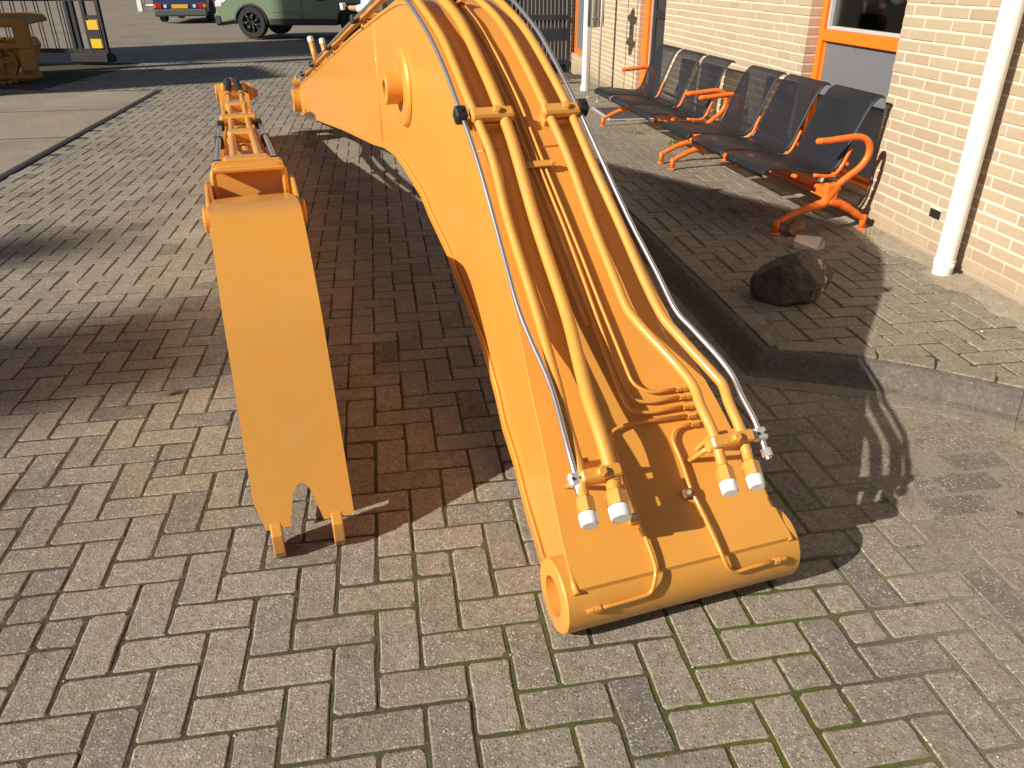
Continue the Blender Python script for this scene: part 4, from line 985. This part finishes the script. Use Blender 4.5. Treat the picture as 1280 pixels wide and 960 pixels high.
# ash bin on two posts
ab=thing('post_bin','stainless steel bin hung between two thin poles before the brick wall','bin',(.995,9.9,SWZ))
for x,y in ((-.038,.20),(.042,-.19)):
    MB().tube([(x,y,0),(x,y,1.9)],.012,10).lathe((x,y,0),(0,0,1),[(0,.03),(.006,.03),(.006,.0)],12).build('pole',M['zinc'],ab)
MB().lathe((.0,.0,.80),(0,0,1),[(0,0),(.0,.085),(.01,.095),(.40,.095),(.43,.07),(.45,0)],28).build('bin_body',M['steel'],ab)
MB().cbox((-.05,-.19,.88),(.05,.19,.905),.003,).cbox((-.05,-.19,1.14),(.05,.19,1.165),.003).build('bin_bracket',M['steel'],ab)
wp=thing('white_pipe','white standpipe left of the steel bin poles','pipe',(.968,10.72,SWZ)); MB().lathe((0,0,0),(0,0,1),[(0,.052),(.05,.052),(.055,.044),(2.6,.044)],20).build('pipe_shaft',M['pipe_white'],wp)
MB().lathe((0,0,.0),(0,0,1),[(.0,.056),(.06,.056),(.06,.05)],20).build('collar',M['pipe_white'],wp)
rb=thing('iron_bracket','small rusty iron bracket on the ground beside the slatted fence','bracket',(.70,11.75,0)); MB().tube(round_path([(-.07,0,0),(-.07,0,.12),(.13,.02,.14),(.13,.02,0)],.02),.016,8).build('bracket_bar',M['rust'],rb); MB().lathe((-.07,0,0),(0,0,1),[(0,.03),(.01,.03),(.01,0)],12).build('foot',M['rust'],rb)

# black slatted fence closing the yard
fn=thing('slatted_fence','tall black fence of narrow upright slats between boom and orange framed panel','fence',(.93,13.75,0),R(178))
for k in range(38):
    x=.03+k*.062; MB().box((x,-.012,.06),(x+.046,.0,2.35)).build('slat',M['black_metal'],fn)
for z in (.12,.78,1.62,2.3): MB().box((0,.001,z),(2.42,.045,z+.07)).build('rail',M['black_metal'],fn)
for x in (-.05,.9,1.9): MB().box((x,.046,0),(x+.06,.10,2.4)).build('post',M['black_metal'],fn)

# ---------------------------------------------------------------- left background: crawler, gate
cr=thing('crawler_tractor','old yellow crawler tractor parked in the shade at the left edge','tractor',(-7.12,12.75,0),R(14))
def loop(x0,x1,r,zc,n=10): return [(x1+r*math.cos(t),zc+r*math.sin(t)) for t in np.linspace(-math.pi/2,math.pi/2,n)]+[(x0+r*math.cos(t),zc+r*math.sin(t)) for t in np.linspace(math.pi/2,3*math.pi/2,n)]
lp=loop(-2.6,-.62,.33,.36,12)
tr_=MB(); n=len(lp); tot=[]
acc=0; 
for i in range(n):
    a=Vector((lp[i][0],lp[i][1])); b_=Vector((lp[(i+1)%n][0],lp[(i+1)%n][1])); L=(b_-a).length; k=max(1,int(round(L/.14)))
    for j in range(k):
        q=a.lerp(b_,(j+.5)/k); d_=(b_-a).normalized(); ax=(Vector((d_.x,0,d_.y)),Vector((0,1,0)),Vector((d_.y,0,-d_.x)))
        tr_.cbox((-L/k*.46,0,-.02),(L/k*.46,.36,.025),.006,ax,(q.x,-.05,q.y)).box((-.012,0,.02),(.012,.36,.05),ax,(q.x,-.05,q.y))
tr_.build('track',M['old_yellow'],cr)
for x,r_ in ((-.66,.29),(-1.5,.12),(-1.1,.12),(-1.9,.12),(-2.6,.29)):
    zc=.36 if r_>.2 else .2
    wh=MB().lathe((x,.0,zc),(0,-1,0),[(-.1,r_),(.03,r_),(.03,r_),(.03,r_*.78),(.03,r_*.78),(.0,r_*.74),(.0,r_*.3),(.04,r_*.28),(.05,0)],24)
    if r_>.2:
        for t in range(5):
            c_,s_=math.cos(t*1.2566),math.sin(t*1.2566); wh.tube([(x+c_*.05,-.02,zc+s_*.05),(x+c_*r_*.8,-.02,zc+s_*r_*.8)],.028,6)
    wh.build('wheel',M['old_yellow'],cr)
MB().cbox((-2.9,.02,.30),(-.15,.34,.44),.01).prism([(-.9,.44),(-.12,.44),(-.05,.62),(-.10,.74),(-.9,.74)],.0,.5,(Vector((1,0,0)),Vector((0,0,1)),Vector((0,1,0)))).build('track_frame',M['old_yellow'],cr,bevel=.01)
MB().cbox((-.30,-.10,.20),(-.04,-.04,.98),.02).build('end_plate',M['old_yellow'],cr)
MB().cbox((-2.4,-.12,.58),(-.06,-.02,.68),.015).build('fender',M['old_yellow'],cr)
MB().cbox((-2.4,-.06,.06),(-.10,.30,.16),.03).build('skid',M['old_yellow'],cr)
MB().prism([(-2.4,1.14),(-.30,1.12),(-.12,1.09),(-.06,1.0),(-.06,.96),(-2.4,.96)],.05,1.35,(Vector((1,0,0)),Vector((0,0,1)),Vector((0,1,0)))).build('hood',M['old_yellow'],cr,bevel=.03)
for a,b_,za,zb in ((-.22,-.07,.55,.97),(-2.4,-.22,.55,.64),(-.75,-.58,.64,.97),(-1.6,-1.45,.64,.97)): MB().cbox((a,.06,za),(b_,.10,zb),.008).build('side_panel',M['old_yellow'],cr)
MB().prism([(-2.4,1.12),(-.28,1.10),(-.10,1.06),(-.04,.97),(-.04,.93),(-2.4,.93)],-.09,.05,(Vector((1,0,0)),Vector((0,0,1)),Vector((0,1,0)))).build('hood_edge',M['old_yellow'],cr,bevel=.03)
en=MB()
for k in range(4): en.cbox((-2.2+k*.36,.25,.62),(-1.95+k*.36,.8,.93),.02)
en.tube([(-2.2,.2,.80),(-.9,.2,.86)],.03,8).cbox((-2.3,.3,.55),(-.5,1.0,.66),.01); en.build('engine',M['rust'],cr)
for x in (-.62,-.44): MB().cbox((x,-.05,.735),(x+.13,.05,.77),.01).build('step_plate',M['plate_yellow'],cr)
MB().lathe((-.2,.0,.45),(0,-1,0),[(0,.05),(.03,.05),(.03,0)],14).build('hub_cap',M['zinc'],cr); cr.scale=(.86,.86,.84)

gt=thing('sliding_gate','black barred sliding gate with a yellow and black striped marker at its end','gate',(-7.28,15.35,0),R(172))
for k in range(44):
    x=.74+k*.115-(.05 if k%2 else 0); MB().tube([(x,0,.22),(x,0,2.1)],.009,6).build('bar',M['black_metal'],gt)
for z in (.20,1.05,2.05): MB().cbox((.0,-.03,z),(6.2,.03,z+.07),.004).build('rail',M['black_metal'],gt)
for x in (.50,.61,.0,.29): MB().cbox((x,-.035,.10),(x+.07,.035,2.4),.004).build('post',M['black_metal'],gt)
MB().cbox((-.02,-.10,.04),(.72,.12,.20),.02).build('roller_box',M['black_metal'],gt)
for x in (.06,.26,.46,.66): MB().lathe((x,-.13,.10),(0,-1,0),[(-.03,0),(-.03,.07),(.03,.07),(.03,0)],16).build('roller',M['rubber'],gt)
mk=MB().cbox((.075,.036,.28),(.285,.060,.74),.004).build('marker_board',M['plate_yellow'],gt)
for z in (.44,): MB().box((.074,.0345,z),(.286,.0625,z+.15)).build('black_stripe',M['black'],mk)
MB().cbox((.07,-.03,.76),(.29,.03,.82),.003).cbox((.07,-.03,1.05),(.29,.03,1.10),.003).build('cross_bar',M['black_metal'],gt)

# ---------------------------------------------------------------- cars
def wheel(parent,x,y,r,wd,side):
    t=MB().lathe((x,y,r),(0,side,0),[(-wd,r*.6),(-wd,r*.6),(-wd,r*.93),(-wd+.02,r),(-.02,r),(0,r*.93),(0,r*.66),(0,r*.66),(-.03,r*.62)],28).build('wheel',M['rubber'],parent)
    rm=MB().lathe((x,y,r),(0,side,0),[(-.06,r*.63),(-.05,r*.2),(-.02,r*.16),(-.02,0)],20)
    for k in range(7):
        a=k*2*math.pi/7; rm.tube([(x+math.cos(a)*.05,y-side*.03,r+math.sin(a)*.05),(x+math.cos(a)*r*.62,y-side*.02,r+math.sin(a)*r*.62)],.022,6)
    rm.build('rim',M['rim'],t)
def car(name,label,loc,rz,L,Wd,mat,r,xw,belt,roof,cab,sill,lights,group=None):
    """x forward; profile with wheel arches"""
    t=thing(name,label,'car',loc,rz)
    def arch(x0):
        return [(x0+(r+.055)*math.cos(a),r+(r+.055)*math.sin(a)) for a in np.linspace(math.pi*1.06,-math.pi*.06,11)]
    low=[(0.0,sill+.10),(.06,sill)]+arch(xw[0])+[(xw[0]+r+.1,sill),(xw[1]-r-.1,sill)]+arch(xw[1])+[(L-.08,sill),(L,sill+.12)]
    up=[(L,.62),(L-.06,.78),(L-.35,belt-.06),(cab[3],belt),(cab[0],belt),(.05,belt-.04),(.0,.72)]
    low=[p for p in low if p[1]>=sill-.001]
    b=MB().prism(low+up,-Wd/2,Wd/2,(Vector((1,0,0)),Vector((0,0,1)),Vector((0,-1,0)))).build('body',mat,t,bevel=.035)
    cb=[(cab[0],belt-.01),(cab[3],belt-.01),(cab[2],roof),(cab[1],roof)]
    vs=[(x,y,z) for (x,z) in cb for y in ((-1,1) if False else (-1,1))]; vv=[]
    for (x,z) in cb:
        hw=Wd/2-.04 if z<roof-.1 else Wd/2-.22
        vv+=[(x,-hw,z),(x,hw,z)]
    MB().add(vv,[(0,2,3,1),(2,4,5,3),(4,6,7,5),(6,0,1,7),(0,6,4,2),(1,3,5,7)]).build('cabin',M['dark_plastic'],t,bevel=.03)
    MB().cbox((cab[1]-.05,-Wd/2+.2,roof-.01),(cab[2]+.05,Wd/2-.2,roof+.035),.02).build('roof_panel',mat,t)
    MB().cbox((xw[0]+r+.1,-Wd/2-.012,sill-.05),(xw[1]-r-.1,Wd/2+.012,sill+.11),.02).build('sill',M['dark_plastic'],t)
    for x in xw:
        for sd in (-1,1): wheel(t,x,sd*(Wd/2+.005),r,.2,sd)
    for x in xw:
        for sd in (-1,1):
            MB().tube([(x+(r+.05)*math.cos(a),sd*(Wd/2+.004),r+(r+.05)*math.sin(a)) for a in np.linspace(math.pi*1.02,-.02*math.pi,14)],.028,6).build('wheel_arch',M['dark_plastic'],t)
    return t
sv=car('green_suv','muted green off-road car parked side on beyond the yard','',0,4.4,1.82,M['green_car'],.36,(.92,3.55),1.08,1.7,(.25,.55,2.7,3.35),.34,None) if False else None
gcar=car('parked_suv','muted green off-road car parked side on beyond the yard',(-2.86,21.95,0),R(172),4.45,1.82,M['green_car'],.365,(.86,3.53),1.02,1.72,(.2,.5,2.75,3.35),.36,None)
MB().cbox((4.30,-.93,.30),(4.50,.93,.56),.05).build('bumper',M['dark_plastic'],gcar)
for y in (-.72,.72): MB().cbox((4.22,y-.20,.70),(4.44,y+.20,.88),.04).build('headlight',M['clear_lens'],gcar)
MB().cbox((.9+.5,.905,.60),(3.0,.918,.63),.004).cbox((1.4,-.918,.60),(3.0,-.905,.63),.004).build('side_moulding',M['green_car'],gcar)
for y in (-1,1): MB().box((2.16,y*.911-.002,.42),(2.175,y*.911+.002,1.0)).build('door_gap',M['black'],gcar)
for y in (-1,1): MB().cbox((1.55,y*.925-.012,.86),(1.75,y*.925+.012,.89),.006).build('door_handle',M['dark_plastic'],gcar)
bc=car('parked_car','dark blue car seen from behind with a yellow number plate','',0,4.1,1.7,M['blue_car'],.29,(.75,3.3),.9,1.4,(.1,.4,2.3,2.9),.28,None) if False else car('parked_car','dark blue car seen from behind with a yellow number plate',(-11.05,29.0,0),R(98),4.1,1.72,M['blue_car'],.30,(.78,3.3),.92,1.42,(.05,.35,2.3,2.95),.28,None)
MB().cbox((-.12,-.86,.20),(.10,.86,.42),.04).build('bumper',M['grey_plastic'],bc)
MB().cbox((-.025,-.26,.44),(-.005,.26,.56),.004).build('number_plate',M['plate_yellow'],bc)
for y in (-1,1):
    MB().cbox((-.03,y*.72-.13,.44),(.05,y*.72+.13,.60),.01).build('tail_light',M['red_lens'],bc); MB().cbox((-.04,y*.80-.04,.47),(-.028,y*.80+.04,.56),.004).build('indicator',M['amber_lens'],bc)
    MB().cbox((-.028,y*.47-.05,.46),(-.01,y*.47+.05,.56),.004).build('reversing_light',M['clear_lens'],bc)
wpst=thing('white_gate_post','white post with a low grey railing behind the blue car','post',(-16.3,38.2,0)); MB().cbox((-.10,-.1,0),(.10,.1,1.6),.01).build('post',M['pipe_white'],wpst)
rl=MB()
for k in range(9): rl.tube([(.22+k*.13,0,.0),(.22+k*.13,0,1.2)],.018,6)
rl.tube([(.1,0,.25),(1.4,0,.25)],.025,6).tube([(.1,0,1.2),(1.4,0,1.2)],.025,6); rl.build('railing',M['zinc'],wpst)

# ---------------------------------------------------------------- person behind the boom tip
pp=thing('person','person in pale blue shirt and black trousers holding a white cup behind the boom','person',(-1.62,10.15,0),R(180))
def skin(name,chain,edges,mat,parent,lv=2,root=0):
    me=bpy.data.meshes.new(name); me.from_pydata([c[0] for c in chain],edges,[]); me.materials.append(mat)
    o=bpy.data.objects.new(name,me); COL.objects.link(o); o.parent=parent
    sk=o.modifiers.new('skin','SKIN'); sk.use_smooth_shade=True
    for i,c in enumerate(chain):
        r_=c[1] if isinstance(c[1],tuple) else (c[1],c[1]); me.skin_vertices[0].data[i].radius=r_; me.skin_vertices[0].data[i].use_root=(i==root)
    sb=o.modifiers.new('sub','SUBSURF'); sb.levels=lv; sb.render_levels=lv; return o
# facing +x locally rotated so that the person looks to the left of the picture
J={'pel':(0,0,.93),'sp':(0,0,1.12),'ch':(.0,0,1.32),'nk':(0,0,1.46),'hd':(.02,0,1.56),'hd2':(.03,0,1.68)}
ch=[((0,0,.93),(.11,.09)),((0,0,1.12),(.115,.09)),((.0,0,1.33),(.14,.10)),((0,0,1.45),(.05,.05)),((.02,0,1.53),(.062,.062)),((.02,0,1.60),(.082,.092)),((.015,0,1.68),(.07,.08)),
    ((0,.10,.88),.07),((.03,.11,.50),.055),((0,.11,.10),.04),((.14,.12,.04),.035),
    ((0,-.10,.88),.07),((-.02,-.11,.50),.055),((-.05,-.11,.10),.04),((.10,-.12,.04),.035),
    ((0,.17,1.38),.055),((-.03,.23,1.12),.042),((.19,.22,1.10),.032),((.24,.22,1.12),.026),
    ((0,-.17,1.38),.055),((-.04,-.24,1.12),.042),((.02,-.25,.88),.03),((.03,-.25,.82),.028)]
ed=[(0,1),(1,2),(2,3),(3,4),(4,5),(5,6),(0,7),(7,8),(8,9),(9,10),(0,11),(11,12),(12,13),(13,14),(2,15),(15,16),(16,17),(17,18),(2,19),(19,20),(20,21),(21,22)]
pb=skin('body',ch,ed,M['skin'],pp)
sh=[((0,0,1.03),(.14,.12)),((0,0,1.12),(.14,.115)),((.0,0,1.33),(.155,.115)),((0,0,1.425),(.075,.07)),((0,.18,1.38),.072),((-.03,.24,1.12),.060),((.08,.235,1.10),.050),((.155,.22,1.10),.042),((0,-.18,1.38),.072),((-.04,-.245,1.12),.058),((.0,-.25,.95),.048)]
skin('shirt',sh,[(0,1),(1,2),(2,3),(2,4),(4,5),(5,6),(6,7),(2,8),(8,9),(9,10)],M['shirt'],pp)
tr=[((0,0,1.02),(.15,.135)),((0,0,.92),(.165,.15)),((0,.105,.80),.11),((.03,.115,.48),.078),((0,.115,.10),.062),((0,-.105,.80),.11),((-.02,-.115,.48),.078),((-.05,-.115,.10),.062)]
skin('trousers',tr,[(0,1),(1,2),(2,3),(3,4),(1,5),(5,6),(6,7)],M['trousers'],pp)
for (hx,hy,hz,dx,dz) in ((.24,.22,1.12,1,.1),(.03,-.25,.82,.1,-1)):
    for k in range(4):
        L=(.030,.034,.032,.026)[k]; y=hy+(k-1.5)*.016
        if dx==1: P_=[(hx+.02,y,hz),(hx+.02+L,y,hz+.008),(hx+.025+L*1.5,y+.006,hz-.014),(hx+.012+L*1.4,y+.012,hz-.036)]
        else: P_=[(hx,y,hz-.02),(hx+.005,y,hz-.02-L),(hx+.014,y,hz-.03-L*1.6),(hx+.03,y,hz-.036-L*1.9)]
        skin('finger',[(p,.0085 if i<3 else .007) for i,p in enumerate(P_)],[(0,1),(1,2),(2,3)],M['skin'],pb,1)
    P_=[(hx,hy-.02,hz),(hx+.02*dx,hy-.045,hz+.01*dz+.006),(hx+.045*dx,hy-.05,hz+(.0 if dx==1 else -.05))]; skin('thumb',[(p,.010) for p in P_],[(0,1),(1,2)],M['skin'],pb,1)
MB().lathe((.02,0,1.645),(0,0,1),[(-.03,.098),(.01,.103),(.06,.09),(.10,.055),(.115,0)],20).build('hair',M['hair'],pp)
MB().lathe((.10,0,1.60),(1,0,-.2),[(-.01,.014),(.012,.010),(.016,0)],8).build('nose',M['skin'],pb)
for y in (-.028,.028): MB().lathe((.088,y,1.625),(1,0,0),[(0,.010),(.006,.007),(.008,0)],8).build('eye',M['hair'],pb)
MB().cbox((.088,-.022,1.560),(.096,.022,1.567),.002).build('mouth',M['red_lens'],pb)
for y in (-.085,.085): MB().lathe((.01,y,1.605),(0,1 if y>0 else -1,0),[(0,.022),(.012,.02),(.014,0)],10).build('ear',M['skin'],pb)
for y in (.115,-.115): MB().cbox((-.08,y-.045,0),(.19,y+.045,.085),.025).build('shoe',M['black'],pp)
cup=MB().lathe((.295,.235,1.09),(0,0,1),[(0,0),(0,.026),(.07,.034),(.07,.031),(.01,.024),(.01,0)],20).build('cup',M['white_plastic'])
cup.location=pp.location; cup.rotation_euler=pp.rotation_euler; tag(cup,'small white cup in the hand of the person behind the boom','cup')

# ---------------------------------------------------------------- unseen casters placed left of the frame to throw the long shadows
SA=Vector((.8716,.4903,0)); SM=Vector((-.4903,.8716,0))
def off_thing(name,label,cat,m0,m1,a,h,th,group=None):
    o=thing(name,label,cat,SA*a+SM*((m0+m1)/2),math.atan2(SA.y,SA.x))
    hw=(m1-m0)/2
    MB().cbox((-th,-hw,0),(0,hw,h),.05).build('wall',M['offbrick'],o); 
    return o
h1=off_thing('neighbouring_hall','tall plain concrete hall standing left of the yard','building',17.4,21.5,-13,14.5,8)
MB().cbox((-8.1,-2.05,14.51),(.1,2.05,14.8),.03).build('roof',M['black_metal'],h1)
h2=off_thing('shade_block','lower unseen concrete block added beside the tall hall to shade the crawler','building',13.2,15.5,-14,9.25,4)  # unseen block, added and sized to keep the crawler in shade
MB().cbox((-4.1,-1.05,9.26),(.1,1.05,9.45),.03).build('roof',M['black_metal'],h2)
off_thing('shadow_pier','slim unseen concrete pier added between the low block and the hall for its shadow','pier',16.1,16.5,-13,12.5,.4)  # unseen, added for the thin dark strip on the far ground
off_thing('shadow_pillar','unseen square concrete pillar added left of the yard for its soft shadow, nearer one','pillar',3.05,4.05,-42,23.25,.6)  # unseen, added far off so its shadow band falls soft-edged
off_thing('shadow_pillar','unseen square concrete pillar added left of the yard for its soft shadow, farther one','pillar',5.10,5.72,-42,22.98,.5)  # second unseen caster, added for the smaller soft shadow at the left
